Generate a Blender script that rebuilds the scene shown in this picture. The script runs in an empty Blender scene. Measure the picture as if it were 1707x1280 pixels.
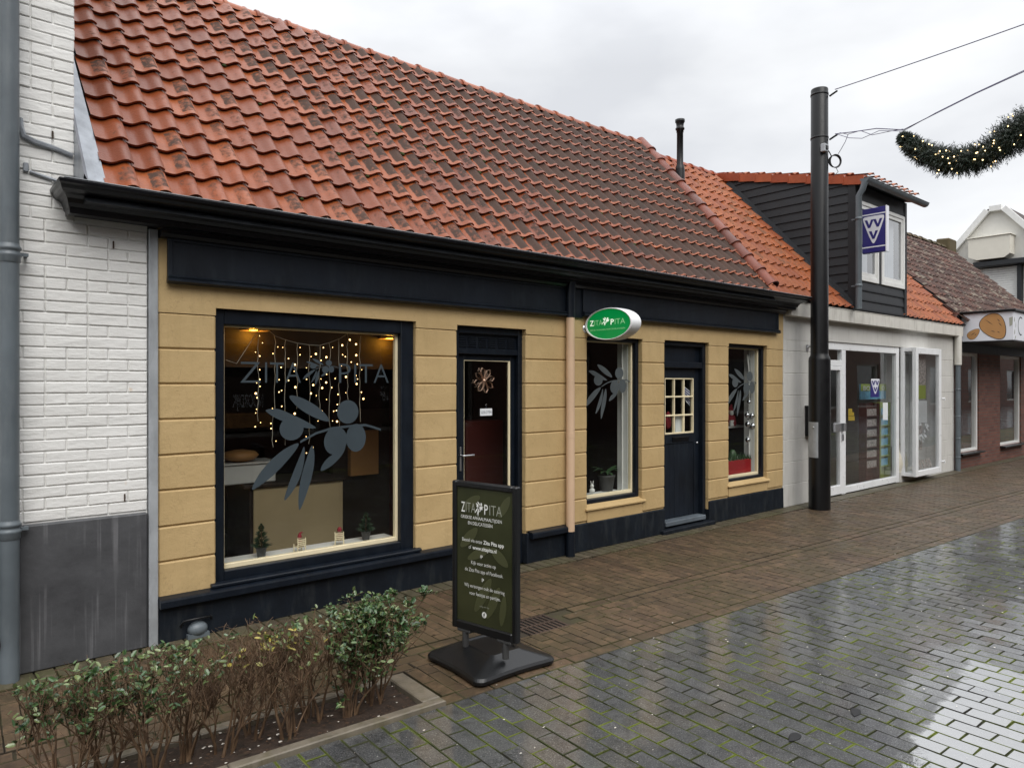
import bpy, math, random
from mathutils import Vector, Matrix, noise
R = math.radians
rnd = random.Random(7)
sc = bpy.context.scene

# ------------------------------------------------------------------ camera, sky, sun, exposure
CAMY = -4.75
cam = bpy.data.cameras.new('camera'); co = bpy.data.objects.new('camera', cam); sc.collection.objects.link(co)
co.location = (0, CAMY, 1.6); co.rotation_euler = (R(90), 0, R(-40.425))
cam.sensor_width = 36; cam.lens = 25.10; cam.clip_start = 0.05; cam.clip_end = 2000
sc.camera = co
w = bpy.data.worlds.new('World'); sc.world = w; w.use_nodes = True
nt = w.node_tree; N = nt.nodes; L = nt.links; N.clear()
out = N.new('ShaderNodeOutputWorld'); bg1 = N.new('ShaderNodeBackground'); bg2 = N.new('ShaderNodeBackground')
sky = N.new('ShaderNodeTexSky'); sky.sky_type = 'NISHITA'; sky.sun_disc = False
sky.sun_elevation = R(48); sky.sun_rotation = R(200)
L.new(sky.outputs[0], bg1.inputs[0]); bg1.inputs[1].default_value = 0.05
tc = N.new('ShaderNodeTexCoord'); mp = N.new('ShaderNodeMapping'); mp.inputs['Scale'].default_value = (1.0, 1.0, 2.6)
no = N.new('ShaderNodeTexNoise'); no.inputs['Scale'].default_value = 2.3; no.inputs['Detail'].default_value = 5; no.inputs['Roughness'].default_value = .5
L.new(tc.outputs['Generated'], mp.inputs[0]); L.new(mp.outputs[0], no.inputs[0])
rp = N.new('ShaderNodeValToRGB'); rp.color_ramp.elements[0].position = .33; rp.color_ramp.elements[0].color = (.43, .44, .46, 1)
rp.color_ramp.elements[1].position = .68; rp.color_ramp.elements[1].color = (.625, .632, .64, 1)
L.new(no.outputs[0], rp.inputs[0])
sep = N.new('ShaderNodeSeparateXYZ'); L.new(tc.outputs['Generated'], sep.inputs[0])
mr = N.new('ShaderNodeMapRange'); mr.inputs['From Min'].default_value = 0.40; mr.inputs['From Max'].default_value = 1.0; mr.inputs['To Min'].default_value = 1.0; mr.inputs['To Max'].default_value = 2.6
L.new(sep.outputs['Z'], mr.inputs['Value'])
L.new(rp.outputs[0], bg2.inputs[0]); L.new(mr.outputs[0], bg2.inputs[1])
ms = N.new('ShaderNodeMixShader'); ms.inputs[0].default_value = .93
L.new(bg1.outputs[0], ms.inputs[1]); L.new(bg2.outputs[0], ms.inputs[2]); L.new(ms.outputs[0], out.inputs[0])
sun = bpy.data.lights.new('sun', 'SUN'); sun.energy = 1.1; sun.angle = R(45); sun.color = (1, .97, .92)
so = bpy.data.objects.new('sun', sun); sc.collection.objects.link(so); so.rotation_euler = (R(42), 0, R(-20)); so.location = (0, -8, 12)
sc.view_settings.view_transform = 'Standard'; sc.view_settings.look = 'None'; sc.view_settings.exposure = 0.88; sc.view_settings.gamma = 1
try:
    sc.cycles.max_bounces = 8; sc.cycles.transparent_max_bounces = 12; sc.cycles.caustics_reflective = False; sc.cycles.caustics_refractive = False
except Exception: pass

# ------------------------------------------------------------------ materials
MATS = {}
def nodes(name):
    m = bpy.data.materials.new(name); m.use_nodes = True; MATS[name] = m
    t = m.node_tree; b = t.nodes['Principled BSDF']; return m, t, b
def sv(b, k, v):
    if k in b.inputs: b.inputs[k].default_value = v
def nn(t, kind, **kw):
    n = t.nodes.new(kind)
    for k, v in kw.items():
        if k in n.inputs: n.inputs[k].default_value = v
        else: setattr(n, k, v)
    return n
def objco(t, scale=(1, 1, 1)):
    c = nn(t, 'ShaderNodeTexCoord'); m = nn(t, 'ShaderNodeMapping'); m.inputs['Scale'].default_value = scale
    t.links.new(c.outputs['Object'], m.inputs[0]); return m.outputs[0]
def noi(t, vec, scale, detail=4, rough=.55):
    n = nn(t, 'ShaderNodeTexNoise'); n.inputs['Scale'].default_value = scale; n.inputs['Detail'].default_value = detail; n.inputs['Roughness'].default_value = rough
    t.links.new(vec, n.inputs['Vector']); return n.outputs[0]
def ramp(t, fac, stops):
    r = nn(t, 'ShaderNodeValToRGB'); e = r.color_ramp.elements
    while len(e) < len(stops): e.new(.5)
    for i, (p, c) in enumerate(stops):
        e[i].position = p; e[i].color = (*c, 1) if len(c) == 3 else c
    t.links.new(fac, r.inputs[0]); return r.outputs[0]
def mixc(t, fac, a, b, mode='MIX'):
    m = nn(t, 'ShaderNodeMix', data_type='RGBA', blend_type=mode)
    for k, v in ((0, fac), (6, a), (7, b)):
        if hasattr(v, 'links') or hasattr(v, 'is_linked'): t.links.new(v, m.inputs[k])
        else: m.inputs[k].default_value = v if k == 0 else (*v, 1)
    return m.outputs[2]
def mth(t, op, a, b=None, clamp=False):
    m = nn(t, 'ShaderNodeMath', operation=op, use_clamp=clamp)
    for i, v in enumerate((a, b)):
        if v is None: continue
        if hasattr(v, 'is_linked'): t.links.new(v, m.inputs[i])
        else: m.inputs[i].default_value = v
    return m.outputs[0]
def island(t):
    return nn(t, 'ShaderNodeNewGeometry').outputs['Random Per Island']
def bump(t, b, h, strength, dist=.01, coat=False):
    bm = nn(t, 'ShaderNodeBump'); bm.inputs['Strength'].default_value = strength; bm.inputs['Distance'].default_value = dist
    t.links.new(h, bm.inputs['Height']); t.links.new(bm.outputs[0], b.inputs['Normal'])
    if coat: t.links.new(bm.outputs[0], b.inputs['Coat Normal'])
    return bm
def simple(name, col, rough=.6, metal=0, var=.12, bscale=60, bstr=.15, spec=.5, vscale=4, dirt=None):
    m, t, b = nodes(name); v = objco(t)
    c2 = tuple(x * (1 - var) for x in col); c3 = tuple(min(1, x * (1 + var)) for x in col)
    c = ramp(t, noi(t, v, vscale, 5), [(.3, c2), (.7, c3)])
    if dirt:
        c = mixc(t, ramp(t, noi(t, objco(t, (6, 6, 1.2)), 2.2, 6, .65), [(.5, (0, 0, 0)), (.75, (dirt[3],) * 3)]), c, dirt[:3])
    t.links.new(c, b.inputs['Base Color'])
    rr = nn(t, 'ShaderNodeMapRange'); rr.inputs['To Min'].default_value = max(0, rough - .1); rr.inputs['To Max'].default_value = min(1, rough + .1)
    t.links.new(noi(t, v, 9, 3), rr.inputs['Value']); t.links.new(rr.outputs[0], b.inputs['Roughness'])
    sv(b, 'Metallic', metal); sv(b, 'Specular IOR Level', spec)
    if bstr: bump(t, b, noi(t, v, bscale, 3), bstr, .004)
    return m
def emis(name, col, s):
    m, t, b = nodes(name); sv(b, 'Base Color', (*col, 1)); sv(b, 'Emission Color', (*col, 1)); sv(b, 'Emission Strength', s); return m
def glass(name, tint=(1, 1, 1), rough=.0, refl=1.0, ior=1.5):
    m = bpy.data.materials.new(name); m.use_nodes = True; MATS[name] = m; t = m.node_tree; t.nodes.clear()
    o = nn(t, 'ShaderNodeOutputMaterial'); tr = nn(t, 'ShaderNodeBsdfTransparent'); tr.inputs[0].default_value = (*tint, 1)
    g = nn(t, 'ShaderNodeBsdfGlossy'); g.inputs['Roughness'].default_value = rough
    ge = nn(t, 'ShaderNodeNewGeometry'); dp_ = nn(t, 'ShaderNodeVectorMath', operation='DOT_PRODUCT'); t.links.new(ge.outputs['Incoming'], dp_.inputs[0]); t.links.new(ge.outputs['Normal'], dp_.inputs[1])
    c_ = mth(t, 'SUBTRACT', 1.0, mth(t, 'ABSOLUTE', dp_.outputs['Value']), True); f = mth(t, 'MULTIPLY', mth(t, 'ADD', mth(t, 'MULTIPLY', mth(t, 'POWER', c_, 5.0), .95), .045), refl, True)
    mx = nn(t, 'ShaderNodeMixShader'); t.links.new(f, mx.inputs[0]); t.links.new(tr.outputs[0], mx.inputs[1]); t.links.new(g.outputs[0], mx.inputs[2])
    t.links.new(mx.outputs[0], o.inputs[0])
    bt = noi(t, objco(t), 1.3, 2); bm = nn(t, 'ShaderNodeBump'); bm.inputs['Strength'].default_value = .03; bm.inputs['Distance'].default_value = .02
    t.links.new(bt, bm.inputs['Height']); t.links.new(bm.outputs[0], g.inputs['Normal'])
    return m

# yellow stucco
m, t, b = nodes('yellow_stucco'); v = objco(t)
c = ramp(t, noi(t, v, 1.6, 6, .6), [(.3, (.45, .315, .148)), (.72, (.54, .39, .195))])
c = mixc(t, ramp(t, noi(t, objco(t, (7, 7, .9)), 1.5, 6, .6), [(.52, (0, 0, 0)), (.78, (.42,) * 3)]), c, (.36, .26, .12))
c = mixc(t, ramp(t, noi(t, v, 2.6, 5, .6), [(.497, (0, 0, 0)), (.5, (.35,) * 3), (.503, (0, 0, 0))]), c, (.25, .17, .08))
c = mixc(t, ramp(t, noi(t, v, 34, 4, .6), [(.66, (0, 0, 0)), (.74, (.25,) * 3)]), c, (.34, .25, .12))
t.links.new(c, b.inputs['Base Color']); sv(b, 'Roughness', .62); sv(b, 'Specular IOR Level', .35)
h = mth(t, 'ADD', mth(t, 'MULTIPLY', noi(t, v, 11, 5, .6), 1.0), mth(t, 'MULTIPLY', noi(t, v, 90, 3), .22)); bump(t, b, h, .55, .010)
# painted brick
m, t, b = nodes('white_brick'); v = objco(t)
c = mixc(t, .35, ramp(t, noi(t, v, 2.2, 6, .6), [(.3, (.70, .695, .67)), (.7, (.80, .795, .775))]), (.76, .755, .74))
c = mixc(t, mth(t, 'MULTIPLY', island(t), .12), c, (.60, .60, .58))
c = mixc(t, ramp(t, noi(t, objco(t, (3, 3, 1)), 3.1, 7, .7), [(.62, (0, 0, 0)), (.8, (.45,) * 3)]), c, (.55, .52, .45))
c = mixc(t, ramp(t, noi(t, v, 5.5, 2, .4), [(.745, (0, 0, 0)), (.775, (.55,) * 3)]), c, (.60, .40, .22))
t.links.new(c, b.inputs['Base Color']); sv(b, 'Roughness', .6)
h = mth(t, 'ADD', noi(t, objco(t, (1, 1, 2.6)), 13, 4, .6), mth(t, 'MULTIPLY', noi(t, v, 80, 3), .15)); bump(t, b, h, .5, .010)
# grey plinth with runs
m, t, b = nodes('grey_render'); v = objco(t)
c = ramp(t, noi(t, v, 3.5, 7, .65), [(.3, (.040, .041, .045)), (.7, (.078, .080, .086))])
dr = ramp(t, noi(t, objco(t, (38, 38, .8)), 1.0, 3, .5), [(.56, (0, 0, 0)), (.66, (1, 1, 1))])
dm = ramp(t, noi(t, objco(t, (3.5, 3.5, 2.5)), 1.0, 3, .5), [(.45, (0, 0, 0)), (.62, (.55,) * 3)])
c = mixc(t, mth(t, 'MULTIPLY', dr, dm), c, (.19, .19, .20))
c = mixc(t, ramp(t, noi(t, v, 50, 2), [(.74, (0, 0, 0)), (.76, (.7,) * 3)]), c, (.03, .03, .03))
t.links.new(c, b.inputs['Base Color']); sv(b, 'Roughness', .55); bump(t, b, noi(t, v, 30, 5), .35, .006)

NAVY = (.0055, .0085, .014)
simple('navy_paint', NAVY, .36, var=.25, bscale=26, bstr=.22, vscale=7, dirt=(.028, .036, .043, .22), spec=.28)
simple('navy_panel', (.006, .009, .0145), .45, var=.4, bscale=20, bstr=.25, vscale=2.2, dirt=(.028, .038, .046, .32), spec=.25)
simple('navy_render', (.006, .009, .014), .6, spec=.22, var=.3, bscale=24, bstr=.5, vscale=5, dirt=(.05, .055, .055, .4))
simple('black_paint', (.003, .003, .0045), .34, spec=.3, var=.3, bscale=30, bstr=.12)
simple('black_wood', (.0075, .0092, .012), .55, var=.35, bscale=30, bstr=.3, vscale=9)
simple('black_plastic', (.0045, .005, .006), .36, var=.2, bscale=160, bstr=.12)
simple('zinc', (.36, .38, .40), .5, .2, var=.22, bscale=30, bstr=.1, dirt=(.14, .15, .16, .5))
simple('grey_pipe', (.105, .125, .14), .42, var=.18, bscale=30, bstr=.08, vscale=3, dirt=(.19, .21, .22, .4))
simple('lead', (.27, .29, .32), .4, .3, var=.35, bscale=12, bstr=.5, vscale=6)
simple('rust', (.05, .03, .02), .8, var=.4, bscale=60, bstr=.4)
simple('pink_pipe', (.60, .42, .28), .5, var=.06, bscale=30, bstr=.06)
simple('cream', (.78, .68, .46), .45, var=.08, bscale=40, bstr=.1)
simple('white_paint', (.72, .72, .70), .42, var=.06, bscale=40, bstr=.06, dirt=(.5, .49, .46, .3))
simple('white_plastic', (.78, .79, .80), .3, var=.04, bscale=40, bstr=.03)
simple('offwhite_fascia', (.60, .58, .53), .5, var=.08, bscale=30, bstr=.12, dirt=(.33, .31, .27, .7))
simple('white_block', (.56, .55, .52), .65, var=.07, bscale=40, bstr=.35, vscale=2, dirt=(.40, .385, .35, .6))
simple('grey_step', (.10, .12, .14), .5, var=.2, bstr=.3)
simple('steel', (.55, .56, .58), .3, .9, var=.08, bstr=.05)
simple('black_steel', (.003, .0032, .004), .36, var=.3, bscale=90, bstr=.08, vscale=3, spec=.4)
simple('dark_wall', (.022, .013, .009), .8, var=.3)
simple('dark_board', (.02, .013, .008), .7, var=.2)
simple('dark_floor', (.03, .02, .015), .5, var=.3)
simple('counter_cream', (.50, .39, .23), .5, var=.05, bstr=.03)
simple('pot_grey', (.045, .045, .045), .6)
simple('red_paint', (.30, .012, .018), .4)
simple('red_cloth', (.22, .01, .02), .8)
simple('skin', (.6, .38, .28), .6)
simple('white_cloth', (.7, .7, .68), .9)
simple('pine_needle', (.018, .045, .018), .6, var=.5, vscale=30)
simple('garland_needle', (.007, .018, .008), .55, var=.5, vscale=25)
simple('plant_leaf', (.03, .07, .025), .45, var=.4, vscale=20)
simple('copper', (.85, .58, .42), .32, .6, var=.1)
simple('cable_black', (.01, .01, .012), .5)
simple('cable_violet', (.14, .13, .22), .5)
simple('cable_clear', (.30, .28, .24), .4)
simple('soil', (.032, .019, .012), .85, var=.5, bscale=60, bstr=1.0, vscale=18)
simple('joint_dirt', (.028, .024, .014), .8, var=.4, bstr=.6, vscale=12)
simple('kerb_stone', (.17, .145, .11), .55, var=.25, bscale=50, bstr=.5, vscale=8, dirt=(.08, .07, .03, .8))
simple('blue_sign', (.022, .018, .16), .35, var=.04, bstr=0)
simple('sign_white', (.72, .73, .78), .35, var=.03, bstr=0)
simple('ink', (.02, .022, .026), .5, bstr=0)
simple('ink_blue', (.03, .05, .08), .5, bstr=0)
simple('board_white', (.80, .80, .76), .4, var=.02, bstr=0)
simple('board_grey', (.36, .37, .31), .4, var=.02, bstr=0)
simple('board_shape', (.058, .062, .026), .4, var=.05, bstr=0)
simple('vinyl', (.040, .055, .066), .45, var=.1, bstr=0)
simple('vinyl_pale', (.075, .088, .093), .45, var=.1, bstr=0)
simple('bread', (.46, .24, .09), .45, var=.06, bstr=0)
simple('grille_black', (.006, .006, .006), .5)
simple('moss', (.035, .055, .008), .9, var=.4, bscale=200, bstr=.8, vscale=40)
simple('paper', (.72, .74, .76), .6, var=.05, bstr=0)
simple('wood_red', (.07, .012, .009), .5)
simple('green_panel', (.30, .38, .05), .5, var=.05, bstr=0)
simple('blue_card', (.16, .42, .62), .45, var=.3, vscale=18, bstr=0)
simple('photo_card', (.42, .38, .36), .4, var=.75, vscale=32, bstr=0)
simple('yellow_card', (.72, .50, .05), .5, bstr=0)
simple('shop_grey', (.50, .50, .49), .6, var=.08)
simple('shop_floor', (.08, .09, .05), .5)
simple('curtain', (.62, .65, .68), .8, var=.08)
simple('far_wall', (.62, .61, .57), .7, var=.04)
simple('far_panel', (.66, .63, .55), .6, var=.03)
simple('stone_white', (.62, .58, .48), .6, var=.15, vscale=14, bscale=20, bstr=.6)
simple('dark_leaf', (.005, .005, .006), .6, bstr=.1)
simple('litter', (.62, .58, .52), .6, var=.2, bstr=0)
simple('litter_brown', (.05, .025, .012), .6, var=.4, vscale=30, bstr=0)
simple('opposite_brick', (.075, .035, .025), .8, var=.25)
simple('opposite_roof', (.04, .025, .02), .7, var=.2)
simple('opposite_frame', (.25, .24, .22), .6)
simple('poster_dark', (.05, .03, .02), .6, var=.4, vscale=3)
emis('bulb_warm', (1, .62, .24), 3.2)
emis('bulb_garland', (1, .70, .34), 2.6)
emis('amber_lamp', (1, .42, .03), 1.3)
glass('shop_glass', (.90, .92, .90), 0, 1.1)
glass('dim_glass', (.86, .88, .88), 0, 2.4)
glass('curtain_glass', (.8, .82, .84), 0, 3.5)
# silver bauble
m, t, b = nodes('bauble'); sv(b, 'Base Color', (.55, .56, .6, 1)); sv(b, 'Metallic', 1); sv(b, 'Roughness', .12)
# opposite window glass (opaque dark reflective)
m, t, b = nodes('opposite_glass'); sv(b, 'Base Color', (.01, .012, .014, 1)); sv(b, 'Roughness', .1)
# oval sign backlit green
m, t, b = nodes('sign_green'); sv(b, 'Base Color', (.0, .14, .035, 1)); sv(b, 'Roughness', .3); sv(b, 'Emission Color', (.0, .30, .06, 1)); sv(b, 'Emission Strength', .25)
m, t, b = nodes('sign_lettering'); sv(b, 'Base Color', (.8, .85, .75, 1)); sv(b, 'Emission Color', (.8, .9, .75, 1)); sv(b, 'Emission Strength', .35)
m, t, b = nodes('sign_lettering_dim'); sv(b, 'Base Color', (.35, .6, .35, 1)); sv(b, 'Emission Color', (.3, .7, .3, 1)); sv(b, 'Emission Strength', .15)
# olive poster
m, t, b = nodes('poster_olive'); v = objco(t)
c = ramp(t, noi(t, v, 2.2, 3), [(.3, (.026, .029, .013)), (.7, (.050, .054, .023))]); t.links.new(c, b.inputs['Base Color']); sv(b, 'Roughness', .22)

def leafmat(name, c1, c2, c3, rough=.35):
    m, t, b = nodes(name); r = island(t)
    c = ramp(t, r, [(0, c1), (.55, c2), (.86, c3), (1, c3)])
    t.links.new(c, b.inputs['Base Color']); sv(b, 'Roughness', rough); sv(b, 'Specular IOR Level', .6)
leafmat('hedge_leaf', (.016, .046, .013), (.046, .100, .028), (.16, .20, .08), .28)
leafmat('hedge_leaf_sparse', (.05, .085, .018), (.11, .14, .035), (.30, .25, .04))
m, t, b = nodes('twig'); v = objco(t)
c = ramp(t, noi(t, v, 14, 3), [(.3, (.055, .029, .015)), (.7, (.18, .11, .060))]); t.links.new(c, b.inputs['Base Color']); sv(b, 'Roughness', .7)

# roof tiles: lichen sits on the crest of each pan and thickens along the roof
def roofmat(name, ca, cb, cc, lich, x0, x1, lo, hi, pale=None, rough=.42, crest=True):
    m, t, b = nodes(name); v = objco(t); r = island(t)
    c = ramp(t, r, [(0, ca), (.5, cb), (1, cc)])
    c = mixc(t, ramp(t, noi(t, v, 7, 6, .7), [(.35, (0, 0, 0)), (.75, (.6,) * 3)]), c, tuple(x * .55 for x in cb))
    uv = nn(t, 'ShaderNodeUVMap'); s = nn(t, 'ShaderNodeSeparateXYZ'); t.links.new(uv.outputs[0], s.inputs[0])
    cm = ramp(t, s.outputs[0], [(.34, (0, 0, 0)), (.50, (1, 1, 1)), (.97, (1, 1, 1)), (1.0, (.3,) * 3)]) if crest else ramp(t, s.outputs[0], [(0, (.8,) * 3), (1, (.8,) * 3)])
    vm = ramp(t, s.outputs[1], [(.03, (.15,) * 3), (.18, (1, 1, 1)), (.8, (1, 1, 1)), (.95, (.4,) * 3)])
    so_ = nn(t, 'ShaderNodeSeparateXYZ'); t.links.new(v, so_.inputs[0])
    mr = nn(t, 'ShaderNodeMapRange'); mr.inputs['From Min'].default_value = x0; mr.inputs['From Max'].default_value = x1; mr.inputs['To Min'].default_value = lo; mr.inputs['To Max'].default_value = hi
    t.links.new(so_.outputs[0], mr.inputs['Value'])
    n = mth(t, 'ADD', mth(t, 'MULTIPLY', noi(t, v, 24, 5, .7), .9), mth(t, 'MULTIPLY', noi(t, v, 1.5, 3), .5))
    k = mth(t, 'ADD', mth(t, 'SUBTRACT', n, .72), mr.outputs[0])
    k = mth(t, 'ADD', k, mth(t, 'MULTIPLY', mth(t, 'SUBTRACT', r, .5), .34))
    k = mth(t, 'ADD', k, mth(t, 'MULTIPLY', mth(t, 'SUBTRACT', mth(t, 'MULTIPLY', cm, vm), 1.0), .9))
    k = mth(t, 'MULTIPLY', mth(t, 'MULTIPLY', k, 5.0, True), .88)
    c = mixc(t, k, c, lich)
    if pale:
        pm = ramp(t, noi(t, objco(t, (1, 3, 3)), 2.3, 6, .7), [(.54, (0, 0, 0)), (.62, (.8,) * 3)])
        c = mixc(t, pm, c, pale)
    t.links.new(c, b.inputs['Base Color'])
    rr = nn(t, 'ShaderNodeMapRange'); rr.inputs['To Min'].default_value = rough; rr.inputs['To Max'].default_value = .9
    t.links.new(k, rr.inputs['Value']); t.links.new(rr.outputs[0], b.inputs['Roughness'])
    sv(b, 'Specular IOR Level', .32)
    bump(t, b, noi(t, v, 55, 4, .65), .5, .005)
roofmat('tile_red', (.15, .034, .012), (.25, .060, .017), (.33, .090, .028), (.034, .030, .026), 1.0, 5.0, .03, .62, rough=.36)
roofmat('tile_orange', (.19, .042, .010), (.28, .068, .014), (.34, .095, .024), (.13, .065, .04), 7.0, 12.0, -.02, -.05, rough=.5)
roofmat('tile_brown', (.035, .018, .013), (.065, .030, .021), (.11, .045, .030), (.025, .020, .017), 14, 20, .1, .2, pale=(.20, .17, .13), rough=.7, crest=False)
roofmat('ridge_red', (.24, .07, .035), (.34, .10, .05), (.42, .14, .07), (.10, .07, .05), 0, 9, -.2, .12, crest=False)
roofmat('ridge_orange', (.26, .052, .02), (.34, .072, .026), (.40, .10, .036), (.12, .05, .04), 7, 12, -.1, -.1, crest=False)
roofmat('verge_red', (.10, .028, .016), (.17, .042, .022), (.24, .065, .034), (.085, .065, .055), 7, 9, .12, .2, crest=False, rough=.38)
roofmat('ridge_moss', (.07, .055, .035), (.10, .08, .04), (.14, .10, .06), (.05, .06, .02), 14, 20, .1, .2, crest=False, rough=.8)
# brickwork for the bakery
m, t, b = nodes('bakery_brick'); 
cc = nn(t, 'ShaderNodeTexCoord'); s = nn(t, 'ShaderNodeSeparateXYZ'); t.links.new(cc.outputs['Object'], s.inputs[0])
cb = nn(t, 'ShaderNodeCombineXYZ'); t.links.new(mth(t, 'ADD', s.outputs[0], s.outputs[1]), cb.inputs[0]); t.links.new(s.outputs[2], cb.inputs[1])
bt = nn(t, 'ShaderNodeTexBrick'); t.links.new(cb.outputs[0], bt.inputs[0]); bt.inputs['Color1'].default_value = (.10, .035, .025, 1); bt.inputs['Color2'].default_value = (.17, .065, .045, 1); bt.inputs['Mortar'].default_value = (.09, .08, .07, 1)
bt.inputs['Scale'].default_value = 1; bt.inputs['Brick Width'].default_value = .21; bt.inputs['Row Height'].default_value = .0625; bt.inputs['Mortar Size'].default_value = .006
t.links.new(bt.outputs[0], b.inputs['Base Color']); sv(b, 'Roughness', .75); bump(t, b, mth(t, 'SUBTRACT', 1.0, bt.outputs['Fac']), .5, .006)

# paving
def pave(name, c1, c2, c3, speck, dirt, dscale, rough, coat, coatr, coatior, sp_amt=.3, wet=(.35, .6), sheen_patch=False):
    m, t, b = nodes(name); v = objco(t); r = island(t)
    c = ramp(t, r, [(0, c1), (.5, c2), (1, c3)])
    c = mixc(t, ramp(t, noi(t, v, dscale, 6, .65), [(.40, (0, 0, 0)), (.68, (.85,) * 3)]), c, dirt)
    sp = ramp(t, noi(t, v, 150, 3, .7), [(.54, (0, 0, 0)), (.68, (sp_amt,) * 3)])
    c = mixc(t, sp, c, speck)
    dk = ramp(t, noi(t, v, 110, 3, .7), [(.32, (min(1, sp_amt * 1.8),) * 3), (.46, (0, 0, 0))])
    c = mixc(t, dk, c, tuple(x * .3 for x in c1))
    c = mixc(t, ramp(t, noi(t, v, 9, 6, .75), [(.52, (0, 0, 0)), (.66, (.55,) * 3)]), c, tuple(x * 1.7 for x in c3))
    c = mixc(t, ramp(t, noi(t, v, 14, 6, .75), [(.36, (.6,) * 3), (.48, (0, 0, 0))]), c, tuple(x * .5 for x in c1))
    t.links.new(c, b.inputs['Base Color'])
    wm = ramp(t, noi(t, v, 1.7, 5, .6), [(wet[0], (1, 1, 1)), (wet[1], (.25,) * 3)])
    sv(b, 'Roughness', rough); t.links.new(mth(t, 'MULTIPLY', wm, coat), b.inputs['Coat Weight'])
    sv(b, 'Coat Roughness', coatr); sv(b, 'Coat IOR', coatior)
    if sheen_patch:      # water film with reflectance raised to paint in the bright sky sheen, ragged edge
        ps = nn(t, 'ShaderNodeSeparateXYZ'); t.links.new(v, ps.inputs[0]); X_, Y_ = ps.outputs[0], ps.outputs[1]
        nz = mth(t, 'MULTIPLY', mth(t, 'SUBTRACT', noi(t, v, 9, 5, .65), .5), .22)
        dA = mth(t, 'SUBTRACT', mth(t, 'SUBTRACT', mth(t, 'MULTIPLY', X_, .13), 3.92), Y_)          # below the line
        dB = mth(t, 'SUBTRACT', 4.72, X_)
        dd = mth(t, 'ADD', mth(t, 'MINIMUM', dA, dB), nz)
        pm = mth(t, 'MULTIPLY', dd, 30.0, True)
        w0 = mth(t, 'MULTIPLY', wm, coat); w1 = mth(t, 'MAXIMUM', w0, pm); t.links.new(w1, b.inputs['Coat Weight'])
        t.links.new(mth(t, 'ADD', mth(t, 'MULTIPLY', pm, 7.0), coatior), b.inputs['Coat IOR'])
        t.links.new(mth(t, 'SUBTRACT', coatr, mth(t, 'MULTIPLY', pm, coatr * .7)), b.inputs['Coat Roughness'])
    bm = nn(t, 'ShaderNodeBump'); bm.inputs['Strength'].default_value = .5; bm.inputs['Distance'].default_value = .004
    t.links.new(mth(t, 'ADD', noi(t, v, 120, 3, .7), mth(t, 'MULTIPLY', noi(t, v, 22, 3), .8)), bm.inputs['Height']); t.links.new(bm.outputs[0], b.inputs['Normal'])
    b2 = nn(t, 'ShaderNodeBump'); b2.inputs['Strength'].default_value = .16; b2.inputs['Distance'].default_value = .003
    t.links.new(noi(t, v, 30, 3, .6), b2.inputs['Height']); t.links.new(b2.outputs[0], b.inputs['Coat Normal'])
pave('street_stone', (.028, .029, .031), (.045, .046, .048), (.066, .067, .069), (.36, .36, .35), (.038, .038, .036), 2.6, .55, 1.0, .10, 2.2, .55, (.46, .72), True)
pave('walk_brick', (.048, .028, .015), (.078, .047, .025), (.108, .066, .036), (.17, .12, .08), (.052, .040, .014), 1.6, .6, .4, .30, 1.4, .35)
pave('walk_strip', (.055, .044, .028), (.080, .063, .040), (.10, .08, .055), (.22, .18, .13), (.07, .07, .028), 2.5, .6, .3, .35, 1.45, .2)
m, t, b = nodes('moss_joint'); v = objco(t)
c = ramp(t, noi(t, v, 3.0, 5, .6), [(.36, (.024, .022, .016)), (.47, (.040, .048, .010)), (.60, (.13, .16, .018))]); t.links.new(c, b.inputs['Base Color']); sv(b, 'Roughness', .9); bump(t, b, noi(t, v, 150, 3), 1.0, .006)
m, t, b = nodes('walk_joint'); v = objco(t)
c = ramp(t, noi(t, v, 2.0, 5, .6), [(.40, (.030, .021, .012)), (.62, (.052, .048, .014))]); t.links.new(c, b.inputs['Base Color']); sv(b, 'Roughness', .9)

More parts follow.
